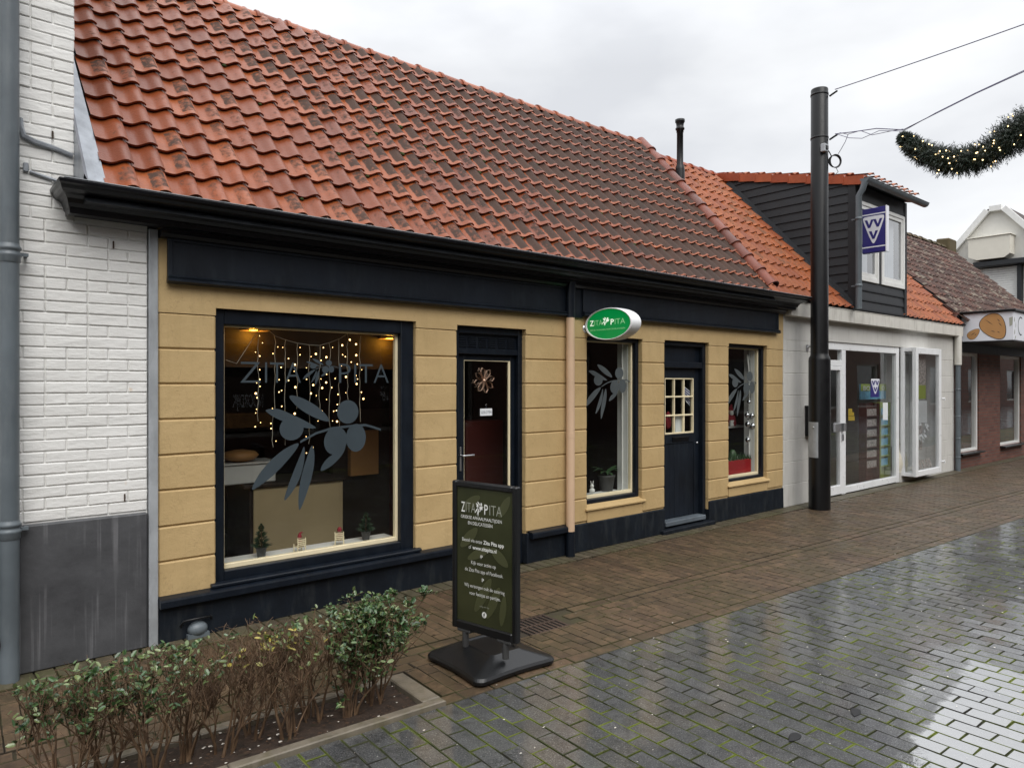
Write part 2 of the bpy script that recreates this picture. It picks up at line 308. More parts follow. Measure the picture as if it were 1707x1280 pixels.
# ------------------------------------------------------------------ mesh builder
ORG = {}
class MB:
    def __init__(s): s.v = []; s.f = []; s.m = []; s.uv = []; s.sm = []; s.hasuv = False
    def add(s, vs, fs, mi=0, smooth=False, uvs=None):
        o = len(s.v); s.v += [tuple(p) for p in vs]
        for i, f in enumerate(fs):
            s.f.append(tuple(o + k for k in f)); s.m.append(mi); s.sm.append(smooth)
            s.uv.append([uvs[k] for k in f] if uvs else [(0, 0)] * len(f))
        if uvs: s.hasuv = True
    def box(s, x0, x1, y0, y1, z0, z1, mi=0, M=None):
        v = [(x, y, z) for x in (x0, x1) for y in (y0, y1) for z in (z0, z1)]
        if M: v = [M @ Vector(p) for p in v]
        s.add(v, [(0, 1, 3, 2), (4, 6, 7, 5), (0, 4, 5, 1), (2, 3, 7, 6), (0, 2, 6, 4), (1, 5, 7, 3)], mi)
    def cbox(s, x0, x1, y0, y1, z0, z1, c=.004, mi=0, M=None, jit=None):
        c = min(c, (x1 - x0) * .45, (y1 - y0) * .45, (z1 - z0) * .45)
        X, Y, Z = (x0, x1), (y0, y1), (z0, z1); v = []; idx = {}
        for i in (0, 1):
            for j in (0, 1):
                for k in (0, 1):
                    p = (X[i], Y[j], Z[k]); q = (X[i] + (c, -c)[i], Y[j] + (c, -c)[j], Z[k] + (c, -c)[k])
                    for a in range(3):
                        w_ = [q[0], q[1], q[2]]; w_[a] = p[a]
                        if jit: w_ = [w_[0] + jit(w_, 0), w_[1] + jit(w_, 1), w_[2] + jit(w_, 2)]
                        idx[(i, j, k, a)] = len(v); v.append(w_)
        if M: v = [M @ Vector(p) for p in v]
        I = lambda i, j, k, a: idx[(i, j, k, a)]
        f = []
        for i in (0, 1): f.append((I(i, 0, 0, 0), I(i, 1, 0, 0), I(i, 1, 1, 0), I(i, 0, 1, 0)))
        for j in (0, 1): f.append((I(0, j, 0, 1), I(1, j, 0, 1), I(1, j, 1, 1), I(0, j, 1, 1)))
        for k in (0, 1): f.append((I(0, 0, k, 2), I(1, 0, k, 2), I(1, 1, k, 2), I(0, 1, k, 2)))
        for i in (0, 1):
            for j in (0, 1): f.append((I(i, j, 0, 0), I(i, j, 1, 0), I(i, j, 1, 1), I(i, j, 0, 1)))
            for k in (0, 1): f.append((I(i, 0, k, 0), I(i, 1, k, 0), I(i, 1, k, 2), I(i, 0, k, 2)))
        for j in (0, 1):
            for k in (0, 1): f.append((I(0, j, k, 1), I(1, j, k, 1), I(1, j, k, 2), I(0, j, k, 2)))
        for i in (0, 1):
            for j in (0, 1):
                for k in (0, 1): f.append((I(i, j, k, 0), I(i, j, k, 1), I(i, j, k, 2)))
        s.add(v, f, mi)
    def tube(s, pts, r, n=8, mi=0, cap=True, smooth=True):
        pts = [Vector(p) for p in pts]; rs = r if isinstance(r, (list, tuple)) else [r] * len(pts)
        o = len(s.v); prev = None; vs = []
        for i, p in enumerate(pts):
            d = (pts[min(i + 1, len(pts) - 1)] - pts[max(i - 1, 0)])
            if d.length < 1e-9: d = Vector((0, 0, 1))
            d.normalize()
            if prev is None: a = d.orthogonal().normalized()
            else:
                a = prev - d * prev.dot(d)
                a = a.normalized() if a.length > 1e-6 else d.orthogonal().normalized()
            prev = a; bb = d.cross(a)
            for k in range(n):
                an = 2 * math.pi * k / n; vs.append(p + (a * math.cos(an) + bb * math.sin(an)) * rs[i])
        fs = []
        for i in range(len(pts) - 1):
            for k in range(n): fs.append((i * n + k, i * n + (k + 1) % n, (i + 1) * n + (k + 1) % n, (i + 1) * n + k))
        s.add(vs, fs, mi, smooth)
        if cap:
            s.add(vs[:n], [tuple(range(n))], mi); s.add(vs[-n:], [tuple(range(n))], mi)
    def lathe(s, c, prof, n=24, mi=0, M=None, smooth=True):
        vs = []
        for r, z in prof:
            for k in range(n):
                a = 2 * math.pi * k / n; p = Vector((r * math.cos(a), r * math.sin(a), z))
                if M: p = M @ p
                vs.append(p + Vector(c))
        fs = [(i * n + k, i * n + (k + 1) % n, (i + 1) * n + (k + 1) % n, (i + 1) * n + k) for i in range(len(prof) - 1) for k in range(n)]
        s.add(vs, fs, mi, smooth)
        if prof[0][0] > 1e-4: s.add(vs[:n], [tuple(range(n))], mi)
        if prof[-1][0] > 1e-4: s.add(vs[-n:], [tuple(range(n))], mi)
    def ball(s, c, r, n=10, mi=0, sc_=(1, 1, 1)):
        prof = [(math.sin(math.pi * i / n) * r, -math.cos(math.pi * i / n) * r) for i in range(n + 1)]
        s.lathe(c, prof, n + 2, mi, Matrix.Diagonal((sc_[0], sc_[1], sc_[2])).to_3x3())
    def extr(s, prof, x0, x1, mi=0, caps=True, axis='x', smooth=False):
        # prof: (y,z) list closed, extruded along x
        n = len(prof)
        P = (lambda x, p: (x, p[0], p[1])) if axis == 'x' else ((lambda x, p: (p[0], x, p[1])) if axis == 'y' else (lambda x, p: (p[0], p[1], x)))
        vs = [P(x0, p) for p in prof] + [P(x1, p) for p in prof]
        s.add(vs, [(k, (k + 1) % n, n + (k + 1) % n, n + k) for k in range(n)], mi, smooth)
        if caps: s.add(vs[:n], [tuple(range(n))], mi); s.add(vs[n:], [tuple(range(n))], mi)
    def poly(s, pts, o, u, vv, nrm, th=.001, mi=0):
        # flat 2D polygon in a frame, with thickness
        o, u, vv, nrm = map(Vector, (o, u, vv, nrm)); n = len(pts)
        a = [o + u * p[0] + vv * p[1] for p in pts]; bk = [p + nrm * th for p in a]
        s.add(a + bk, [tuple(range(n)), tuple(range(n, 2 * n))] + [(k, (k + 1) % n, n + (k + 1) % n, n + k) for k in range(n)], mi)
    def build(s, name, mats, parent=None, kind=None, label=None, cat=None, group=None, origin=None):
        me = bpy.data.meshes.new(name)
        root = parent
        if parent is not None: org = ORG[parent.name]
        else: org = Vector(origin) if origin else Vector((0, 0, 0))
        me.from_pydata([(p[0] - org[0], p[1] - org[1], p[2] - org[2]) for p in s.v], [], s.f)
        for mm in (mats if isinstance(mats, (list, tuple)) else [mats]): me.materials.append(MATS[mm])
        me.polygons.foreach_set('material_index', s.m); me.polygons.foreach_set('use_smooth', s.sm)
        if s.hasuv:
            ul = me.uv_layers.new(name='UVMap'); flat = []
            for f in s.uv:
                for q in f: flat += [q[0], q[1]]
            ul.data.foreach_set('uv', flat)
        import bmesh
        bm = bmesh.new(); bm.from_mesh(me); bmesh.ops.recalc_face_normals(bm, faces=bm.faces); bm.to_mesh(me); bm.free()
        ob = bpy.data.objects.new(name, me); sc.collection.objects.link(ob)
        if parent is not None: ob.parent = parent
        else: ob.location = org
        ORG[ob.name] = org
        tag(ob, label, cat, group, kind)
        return ob
def tag(o, label=None, cat=None, group=None, kind=None):
    if label: o['label'] = label
    if cat: o['category'] = cat
    if group: o['group'] = group
    if kind: o['kind'] = kind
def thing(name, loc, label, cat, group=None):
    o = bpy.data.objects.new(name, None); sc.collection.objects.link(o); o.location = loc; o.empty_display_size = .1
    ORG[o.name] = Vector(loc); tag(o, label, cat, group); return o
def wrap(name, mb_, mats, loc, label, cat, group=None):
    return mb_.build(name, mats, None, None, label, cat, group, loc)

# lettering as real 2D mesh
def text2d(body, weight=0.0, spacing=1.0):
    cu = bpy.data.curves.new('lettering', 'FONT'); cu.body = body; cu.size = 1; cu.offset = weight; cu.space_character = spacing; cu.resolution_u = 3
    ob = bpy.data.objects.new('lettering', cu); sc.collection.objects.link(ob)
    dg = bpy.context.evaluated_depsgraph_get(); me = bpy.data.meshes.new_from_object(ob.evaluated_get(dg))
    vs = [(v_.co.x, v_.co.y) for v_ in me.vertices]; fs = [tuple(p.vertices) for p in me.polygons]
    bpy.data.objects.remove(ob); bpy.data.meshes.remove(me); bpy.data.curves.remove(cu)
    return vs, fs
def put_text(mb_, body, o, u, vv, x0, x1, y0, y1=None, weight=0.0, mi=0, capref=None, spacing=1.0, slant=0):
    """fit text between x0..x1 in the frame (o,u,vv); y0 baseline, y1 top of capitals (None keeps proportions)"""
    vs, fs = text2d(body, weight, spacing)
    if not vs: return
    ax, bx = min(p[0] for p in vs), max(p[0] for p in vs)
    cap = capref or .73
    sx = (x1 - x0) / (bx - ax); sy = sx if y1 is None else (y1 - y0) / cap
    o, u, vv = Vector(o), Vector(u), Vector(vv)
    mb_.add([o + u * (x0 + (p[0] - ax + slant * p[1]) * sx) + vv * (y0 + p[1] * sy) for p in vs], fs, mi)

# ------------------------------------------------------------------ the olive branch emblem (metres on the big pane)
OL = {'A': [(2.056, 1.526), (2.148, 1.509), (2.25, 1.459), (2.337, 1.392), (2.39, 1.316), (2.284, 1.344), (2.181, 1.396), (2.097, 1.462)],
 'B': [(1.888, 1.424), (1.983, 1.432), (2.097, 1.382), (2.215, 1.322), (2.288, 1.276), (2.181, 1.283), (2.081, 1.319), (1.983, 1.354), (1.919, 1.395)],
 'C': [(1.791, .87), (1.848, .981), (1.935, 1.075), (2.032, 1.147), (2.148, 1.192), (2.122, 1.134), (2.032, 1.037), (1.935, .95), (1.848, .896)],
 'D': [(2.019, .762), (2.056, .876), (2.106, .999), (2.156, 1.108), (2.181, 1.171), (2.185, 1.074), (2.156, .947), (2.097, .841)],
 'E': [(2.136, .696), (2.134, .821), (2.156, .947), (2.198, 1.073), (2.241, 1.183), (2.262, 1.069), (2.241, .94), (2.198, .815), (2.156, .715)],
 'F': [(2.293, .965), (2.337, 1.047), (2.426, 1.099), (2.508, 1.153), (2.489, 1.087), (2.408, 1.009), (2.337, .973)]}
def ell(cx, cy, rx, ry, n=22, a=0):
    return [(cx + rx * math.cos(t_) * math.cos(a) - ry * math.sin(t_) * math.sin(a), cy + rx * math.cos(t_) * math.sin(a) + ry * math.sin(t_) * math.cos(a)) for t_ in [2 * math.pi * k / n for k in range(n)]]
OLE = [(2.085, 1.285, .088, .083, 0), (2.521, 1.392, .088, .088, 0), (2.422, 1.182, .092, .103, -.3), (2.588, 1.196, .083, .105, 0)]
OSTEM = [(2.148, 1.188), (2.267, 1.244), (2.39, 1.275), (2.535, 1.285), (2.667, 1.289), (2.735, 1.27), (2.799, 1.248)]
def smooth_closed(p):
    for _ in range(2):
        q = []
        for i in range(len(p)):
            a, b_ = p[i], p[(i + 1) % len(p)]
            q += [(a[0] * .75 + b_[0] * .25, a[1] * .75 + b_[1] * .25), (a[0] * .25 + b_[0] * .75, a[1] * .25 + b_[1] * .75)]
        p = q
    return p
def olive(mb_, o, u, vv, x0, x1, y0, y1, nrm=(0, -1, 0), mi=0, th=.0008):
    """the emblem scaled into the rectangle x0..x1, y0..y1"""
    sx = (x1 - x0) / 1.008; sy = (y1 - y0) / .83
    T = lambda p: (x0 + (p[0] - 1.791) * sx, y0 + (p[1] - .696) * sy)
    k = 0
    for key in 'ABCDEF':
        mb_.poly([T(p) for p in smooth_closed(OL[key])], Vector(o) + Vector(nrm) * (.0003 * k), u, vv, nrm, th, mi); k += 1
    for e in OLE:
        mb_.poly([T(p) for p in ell(*e[:4], a=e[4])], Vector(o) + Vector(nrm) * (.0003 * k), u, vv, nrm, th, mi); k += 1
    up = [(p[0], p[1] + .009) for p in OSTEM]; dn = [(p[0], p[1] - .009) for p in reversed(OSTEM)]
    mb_.poly([T(p) for p in up + dn], Vector(o) + Vector(nrm) * (.0003 * k), u, vv, nrm, th, mi)

# ------------------------------------------------------------------ ground, street, pavement
A = R(-2.7); E1 = Vector((math.cos(A), math.sin(A), 0)); E2 = Vector((-math.sin(A), math.cos(A), 0)); PO = Vector((0, -1.724, 0))
def PQ(p, q, z=0): return PO + E1 * p + E2 * q + Vector((0, 0, z))
g = MB(); g.box(-200, 300, -200, 300, -.5, -.045); g.build('ground', 'soil', kind='structure', label='bare earth under and beyond the paving')
def paver(mb_, p0, p1, q0, q1, h=0.0, tilt=.006, c=.005, jit=.0015, frame=PQ, ej=.0022):
    cx, cy = (p0 + p1) / 2, (q0 + q1) / 2; tx, ty = rnd.uniform(-tilt, tilt), rnd.uniform(-tilt, tilt); dz = h + rnd.uniform(-jit, jit)
    vs = []
    for (ins, z) in ((c, 0.0), (0.0, -c * .8), (0.0, -.03)):
        for (a, b_) in ((p0 + ins, q0 + ins), (p1 - ins, q0 + ins), (p1 - ins, q1 - ins), (p0 + ins, q1 - ins)):
            a += rnd.uniform(-ej, ej); b_ += rnd.uniform(-ej, ej)
            vs.append(frame(a, b_, z + dz + (a - cx) * tx + (b_ - cy) * ty))
    mb_.add(vs, [(0, 1, 2, 3)]); fs = [(k, 4 + k, 4 + (k + 1) % 4, (k + 1) % 4) for k in range(4)] + [(4 + k, 8 + k, 8 + (k + 1) % 4, 4 + (k + 1) % 4) for k in range(4)]
    mb_.add(vs, fs, 1)
# street: 10 x 20 cm stones, long side across the street
st = MB(); cw, cl, gp = .100, .180, .007
i = -10
while i * cw < 24:
    off = (i % 2) * cl / 2; q = -cl - .002 - off
    if off: paver(st, i * cw + gp / 2, (i + 1) * cw - gp / 2, -off - .002 + gp / 2, -.002 - gp / 2, 0, .009, .0035)
    qmin = -5.2 if i * cw < 14 else -3.0
    while q > qmin:
        paver(st, i * cw + gp / 2, (i + 1) * cw - gp / 2, q + gp / 2, q + cl - gp / 2, noise.noise(Vector((i * .11, q * 1.1, 0))) * .003, .014, .0022, .0018)
        q -= cl
    i += 1
street = st.build('street', ['street_stone', 'moss_joint'], kind='structure', label='wet grey stone paved street with mossy joints')
s2 = MB()
vs = [PQ(-60, -.001, -.0065), PQ(90, -.001, -.0065), PQ(90, -15, -.0065), PQ(-60, -15, -.0065)]; s2.add(vs, [(0, 1, 2, 3)])
s2.build('street_joints', 'moss_joint', kind='structure', label='mossy bedding between the street stones')
sf_ = MB()
for (p0_, p1_, q0_, q1_) in ((-60, -1.1, -.003, -15), (-1.1, 13.9, -5.45, -15), (13.9, 24, -3.3, -15), (24, 90, -.003, -15)):
    sf_.add([PQ(p0_, q0_, .0005), PQ(p1_, q0_, .0005), PQ(p1_, q1_, .0005), PQ(p0_, q1_, .0005)], [(0, 1, 2, 3)])
sf_.build('street_far_side', 'street_stone', kind='structure', label='rest of the wet grey street away from the shop fronts')
# pavement
wk = MB(); bw, bl, g2 = .082, .19, .0045
def inbed(p, q): return p < 2.06 and p > .15 and q < .44
p = -2.0
while p < 22:                                     # edge course along the street
    if not inbed(p + .1, .05): paver(wk, p + .003, p + bl - .003, .002, .09, 0, .006, .004)
    p += bl
i = 0; p = -2.0
while p < 22:
    off = (i % 2) * bl / 2
    for (qa, qb) in ((.093, .50), (.78, 3.0)):
        q = qa - off
        while q < qb:
            a, b_ = max(q, qa), min(q + bl, qb)
            b_ = min(b_, (-.199 - (PO.y + E1.y * p)) / E2.y)
            if b_ - a > .02 and not inbed(p + .04, a):
                paver(wk, p + g2 / 2, p + bw - g2 / 2, a + g2 / 2, b_ - g2 / 2, noise.noise(Vector((p * .7, a * .9, 3))) * .004, .012, .002)
            q += bl
    p += bw; i += 1
for k in range(3):                                # gutter rows, laid lengthwise, slightly dished
    p = -2.0 - .07 * k
    while p < 22:
        if not (p + .2 > 3.03 and p < 3.37 and k < 3): paver(wk, p + .003, p + bl - .003, .503 + k * .092, .503 + k * .092 + .087, (-.002, -.005, -.002)[k], .006, .004)
        p += bl
walk = wk.build('pavement', ['walk_brick', 'walk_joint'], kind='structure', label='damp brown brick pavement along the shop fronts')
ws = MB(); x = -2.0
W2 = lambda a, b_, z: Vector((a, b_, z))
while x < 24:
    yb = 0.0
    paver(ws, x + .003, x + .094, -.195, -.004, .004, .006, .004, frame=W2)
    x += .098
ws.build('pavement_edge_strip', ['walk_strip', 'walk_joint'], kind='structure', label='lighter brick course laid along the foot of the facades')
s2 = MB(); s2.add([PQ(-60, .001, -.011), PQ(90, .001, -.011), PQ(90, 7, -.011), PQ(-60, 7, -.011)], [(0, 1, 2, 3)])
s2.build('pavement_joints', 'walk_joint', kind='structure', label='dirt bedding between the pavement bricks')
# planting bed
kb = MB()
kb.M = None
def kstone(p0, p1, q0, q1, z=.022):
    vs = []
    for (ins, zz) in ((.006, z), (0, z - .006), (0, -.04)):
        for (a, b_) in ((p0 + ins, q0 + ins), (p1 - ins, q0 + ins), (p1 - ins, q1 - ins), (p0 + ins, q1 - ins)): vs.append(PQ(a, b_, zz + rnd.uniform(-.0015, .0015)))
    kb.add(vs, [(0, 1, 2, 3)] + [(k, 4 + k, 4 + (k + 1) % 4, (k + 1) % 4) for k in range(4)] + [(4 + k, 8 + k, 8 + (k + 1) % 4, 4 + (k + 1) % 4) for k in range(4)])
kstone(.18, 1.02, .0, .055); kstone(1.024, 2.065, .0, .055)
kstone(1.965, 2.065, .059, .44); kstone(.18, 1.0, .385, .44); kstone(1.004, 1.961, .385, .44); kstone(.12, .176, .0, .44)
kb.build('kerb', 'kerb_stone', kind='structure', label='low concrete kerb round the hedge bed')
sl = MB(); nx, ny = 60, 14
vs = [PQ(.18 + (1.78 * i_ / nx), .055 + .33 * j / ny, -.004 + noise.noise(Vector((i_ * .35, j * .35, 0))) * .012) for i_ in range(nx + 1) for j in range(ny + 1)]
sl.add(vs, [(i_ * (ny + 1) + j, (i_ + 1) * (ny + 1) + j, (i_ + 1) * (ny + 1) + j + 1, i_ * (ny + 1) + j + 1) for i_ in range(nx) for j in range(ny)], 0, True)
sl.build('soil', 'soil', kind='structure', label='dark soil of the hedge bed')

# ------------------------------------------------------------------ roof tiles
def tiles(mb_, x0, x1, y0, z0, y1, z1, wd, gauge, amp=.040, nu=11, lift=.031, mi=0, jit=.004, skip=None):
    sl_ = math.hypot(y1 - y0, z1 - z0); dy, dz = (y1 - y0) / sl_, (z1 - z0) / sl_; ny_, nz_ = -dz, dy
    rows = int(sl_ / gauge + .5); cols = int((x1 - x0) / wd + .5); g_ = sl_ / rows; w_ = (x1 - x0) / cols
    def prof(u):
        if u < .32: return .20 * (1 - u / .32) ** 1.6
        if u < .84: return .5 - .5 * math.cos(math.pi * (u - .32) / .52)
        return 1 - .42 * ((u - .84) / .21) ** 1.6
    for r_ in range(rows):
        for c_ in range(cols):
            if skip and skip(x0 + (c_ + .5) * w_, y0 + dy * (r_ + .5) * g_): continue
            jx, js, jn, jt = rnd.uniform(-jit, jit), rnd.uniform(-jit, jit) * 1.3, rnd.uniform(0, jit) * .8, rnd.uniform(-.006, .006)
            vs, uvs = [], []
            for j, (s_, ln) in enumerate(((0, lift), (.5, lift * .55), (1.12, .0))):
                for k in range(nu + 1):
                    u = k / nu * 1.05
                    n_ = prof(u) * amp + ln + jn + .004 * u
                    d_ = r_ * g_ + s_ * g_ + js + jt * (u - .5)
                    vs.append((x0 + c_ * w_ + u * w_ + jx, y0 + dy * d_ + ny_ * n_, z0 + dz * d_ + nz_ * n_)); uvs.append((u, s_ / 1.12))
            b0 = len(vs)
            for k in range(nu + 1):
                u = k / nu * 1.05; n_ = prof(u) * amp + lift + jn - .015 + .004 * u
                d_ = r_ * g_ + js + jt * (u - .5) + .002
                vs.append((x0 + c_ * w_ + u * w_ + jx, y0 + dy * d_ + ny_ * n_, z0 + dz * d_ + nz_ * n_)); uvs.append((0, 0))
            n1 = nu + 1; fs = []
            for j in range(2):
                for k in range(nu): fs.append((j * n1 + k, j * n1 + k + 1, (j + 1) * n1 + k + 1, (j + 1) * n1 + k))
            mb_.add(vs[:b0], fs, mi, True, uvs[:b0])
            fr_ = vs[:n1] + vs[b0:]
            mb_.add(fr_, [(k, k + 1, n1 + k + 1, n1 + k) for k in range(nu)], mi, False, [(0, 0)] * len(fr_))
def captiles(mb_, a, b_, r0, seg, up=(0, 0, 1), n=10, lip=.014, mi=0, flat=.85, jit=.004):
    a, b_ = Vector(a), Vector(b_); D = (b_ - a); ln = D.length; D.normalize(); side = D.cross(Vector(up)).normalized(); U = side.cross(D).normalized()
    k_ = int(ln / seg + .5); sg = ln / k_
    for i_ in range(k_):
        vs = []; j1 = rnd.uniform(-jit, jit); prof_ = ((0, r0 + lip), (.10, r0 + lip), (.14, r0 + .002), (1.08, r0 - lip * .35))
        for (s_, rr) in prof_:
            for k in range(n + 1):
                an = math.pi * (k / n) ; x_, y_ = math.cos(an) * rr, math.sin(an) * rr * flat
                vs.append(a + D * (sg * (i_ + s_)) + side * (x_ + j1) + U * (y_ + j1 * .5))
        n1 = n + 1; mb_.add(vs, [(j * n1 + k, j * n1 + k + 1, (j + 1) * n1 + k + 1, (j + 1) * n1 + k) for j in range(3) for k in range(n)], mi, True)
        # underside lip at the open end
        v2 = [a + D * (sg * i_) + side * (math.cos(math.pi * k / n) * (r0 - .004) + j1) + U * (math.sin(math.pi * k / n) * (r0 - .004) * flat + j1 * .5) for k in range(n1)]
        mb_.add(vs[:n1] + v2, [(k, k + 1, n1 + k + 1, n1 + k) for k in range(n)], mi)
def frame4(mb_, x0, x1, z0, z1, y0, y1, wl, wr, wb, wt, c=.004, mi=0):
    mb_.cbox(x0, x0 + wl, y0, y1, z0, z1, c, mi); mb_.cbox(x1 - wr, x1, y0, y1, z0, z1, c, mi)
    mb_.cbox(x0 + wl, x1 - wr, y0, y1, z0, z0 + wb, c, mi); mb_.cbox(x0 + wl, x1 - wr, y0, y1, z1 - wt, z1, c, mi)
def pane(parent, x0, x1, z0, z1, y, mat='shop_glass', name='pane'):
    p_ = MB(); p_.add([(x0, y, z0), (x1, y, z0), (x1, y, z1), (x0, y, z1)], [(0, 1, 2, 3)]); return p_.build(name, mat, parent)
AX, AZ, NY = (1, 0, 0), (0, 0, 1), (0, -1, 0)

# ------------------------------------------------------------------ white brick house
wh = thing('white_brick_house', (0, 0, 0), 'white painted brick house with grey plinth beside the yellow shop', 'house')
b = MB()
b.box(-3, .742, .008, .3, 0, 6.6); b.box(.742, 1.13, .008, .3, 0, 2.56); b.box(.55, .742, .3, 7, 0, 6.6); b.box(-3, -2.8, .3, 7, 0, 6.6)
def jt(w_, a): return (noise.noise(Vector((w_[0] * 9, w_[2] * 9, a * 7.3 + w_[1] * 40))) * (.0035 if a != 1 else .004))
z = .83; row = 0
while z < 6.5:
    xe = .745 if z > 2.50 else 1.128
    x = xe + (0 if row % 2 else .0)
    first = True
    while x > -2.9:
        ln = .105 if (first and row % 2) or rnd.random() < .16 else .21
        first = False
        y_ = rnd.uniform(-.003, .003)
        x2 = max(x - ln, -3)
        b.cbox(x2 + .003, x - .003 if x < xe else x, -.0005 + y_ * .6, .02, z + .003, z + .062, .0045, 0, jit=jt if x > -.3 else None)
        x -= ln
    z += .0652; row += 1
b.build('wall', 'white_brick', wh)
b = MB(); b.cbox(-3, 1.128, -.022, .006, 0, .824, .012); b.build('plinth', 'grey_render', wh)
b = MB(); b.cbox(1.134, 1.186, -.020, .02, .0, 2.545, .004); b.build('expansion_strip', 'zinc', wh)
b = MB(); X_, Y_ = .432, -.075
b.tube([(X_, Y_, 0.0), (X_, Y_, .14), (X_ + .004, Y_, .2), (X_, Y_, .27), (X_, Y_, 6.6)], [.046, .046, .040, .046, .044], 20)
dp = b.build('downpipe', 'grey_pipe', wh)
for zc in (.815, 2.30, 4.4):
    b = MB(); b.lathe((X_, Y_, zc), [(.046, -.05), (.051, -.045), (.051, -.02), (.056, -.012), (.056, .0), (.049, .004), (.049, .018), (.055, .022), (.055, .034), (.05, .04), (.045, .055)], 20)
    b.box(X_ + .04, X_ + .085, Y_ - .008, Y_ + .008, zc - .008, zc + .010); b.box(X_ + .07, X_ + .085, Y_, .0, zc - .006, zc + .006)
    b.build('pipe_collar', 'grey_pipe', dp)
b = MB(); b.tube([(.487, -.012, 3.06), (.488, -.013, 3.01), (.503, -.013, 2.965), (.55, -.012, 2.945), (.64, -.011, 2.93), (.735, -.011, 2.905)], [.013, .015, .016, .017, .014, .013], 6, smooth=False)
b.build('lead_strip', 'lead', wh, label='curved grey lead strip let into the brick wall')
b = MB(); b.cbox(.50, .525, -.018, 0, 2.77, 2.82, .004); b.tube([(.53, -.010, 2.775), (.62, -.010, 2.755), (.72, -.010, 2.735)], .009, 5)
b.build('lead_strip', 'lead', wh, label='short straight grey lead strip just above the cornice')
for (px_, pz_) in ((.94, 2.40), (.635, 2.98), (1.0, .90)):
    b = MB(); b.cbox(px_, px_ + .008, -.009, 0, pz_, pz_ + .045, .002); b.build('rusty_nail', 'rust', wh)

# ------------------------------------------------------------------ yellow shop
ys = thing('yellow_shop', (1.19, 0, 0), 'ochre yellow shop with navy trim, red pantile roof and black cornice', 'shop')
OP = [(1.534, 3.058, .30, 2.09), (3.455, 4.211, 0, 2.085), (4.996, 5.821, .43, 2.065), (6.19, 7.004, 0, 2.07), (7.405, 8.261, .42, 2.08)]
PI_ = [(1.19, 1.534), (3.058, 3.455), (4.211, 4.996), (5.821, 6.19), (7.004, 7.405), (8.261, 8.648)]
JZ = [2.04, 1.82, 1.60, 1.38, 1.16, .94, .72, .50, .28]
b = MB()
def jy(w_, a): return noise.noise(Vector((w_[0] * 6, w_[2] * 6, a * 5.1))) * .004
for (x0, x1) in PI_:
    b.box(x0 + .004 if x0 > 1.2 else x0, x1 - .004 if x1 < 8.6 else x1, .014, .21, .02, 2.05)
    for k in range(len(JZ) - 1):
        cuts = [x0, x1]
        for c0, c1 in zip(cuts[:-1], cuts[1:]):
            b.cbox(c0, c1, 0, .215, JZ[k + 1] + .0025, JZ[k] - .0025, .009, jit=jy)
    b.box(x0, x1, 0, .215, 2.0425, 2.56)
for (x0, x1, z0, z1) in OP:
    b.box(x0, x1, .0, .215, z1, 2.56)
for (x0, x1) in ((4.996, 5.821), (7.405, 8.261)):
    b.box(x0, x1, .0, .215, .27, .385)
    b.extr([(-.022, .385), (-.022, .398), (.05, .432), (.2, .432), (.2, .385)], x0 - .03, x1 + .04)
wall = b.build('wall', 'yellow_stucco', ys)
# navy plinth and ledges
b = MB()
b.cbox(1.188, 3.452, -.012, .2, 0, .272, .006); b.cbox(4.214, 4.70, -.012, .2, 0, .272, .006)
b.cbox(4.70, 6.187, -.008, .2, 0, .268, .008, jit=jy); b.cbox(7.007, 8.652, -.008, .2, 0, .262, .008, jit=jy)
b.build('plinth', 'navy_render', ys)
b = MB()
for (x0, x1) in ((1.188, 3.40), (4.235, 4.68)):
    b.extr([(.01, .292), (-.05, .283), (-.062, .279), (-.066, .268), (-.066, .232), (-.058, .226), (-.013, .232), (.01, .232)], x0, x1)
b.extr([(.012, .318), (-.028, .312), (-.034, .306), (-.034, .294), (.012, .294)], 1.50, 3.09)
b.build('ledge', 'navy_paint', ys)
# frieze boards
b = MB()
for (x0, x1, zt, zb) in ((1.240, 4.705, 2.478, 2.268), (4.905, 8.47, 2.490, 2.285)):
    b.box(x0, x1, -.030, .01, zb - .045, 2.56)
    frame4(b, x0 - .005, x1 + .005, zb - .005, zt + .03, -.040, -.028, .03, .03, .006, .03, .004)
    b.extr([(-.030, zb + .004), (-.052, zb), (-.062, zb - .008), (-.056, zb - .018), (-.066, zb - .026), (-.066, zb - .036), (-.040, zb - .047), (-.02, zb - .047)], x0 - .008, x1 + .008)
b.box(4.705, 4.905, -.022, .01, 2.225, 2.56)
b.build('frieze_board', 'navy_panel', ys)
b = MB()
prof = [(-.318, 2.700), (-.326, 2.692), (-.322, 2.676), (-.296, 2.668), (-.288, 2.652), (-.262, 2.640), (-.225, 2.634), (-.196, 2.622), (-.176, 2.600), (-.166, 2.582), (-.150, 2.576), (-.146, 2.548), (-.094, 2.544), (-.090, 2.530), (-.070, 2.520), (-.056, 2.500), (-.040, 2.495), (.02, 2.495), (.02, 2.66), (-.25, 2.66), (-.26, 2.69), (-.305, 2.69)]
prof = [(y_ if y_ > -.19 else y_, z_) for y_, z_ in prof]
b.extr([p_ for p_ in prof if p_[1] > 2.543] + [], .70, 8.70)
b.extr([(-.090, 2.5435), (-.090, 2.530), (-.070, 2.520), (-.056, 2.500), (-.040, 2.495), (.0, 2.495), (.0, 2.5435)], 1.19, 8.60)
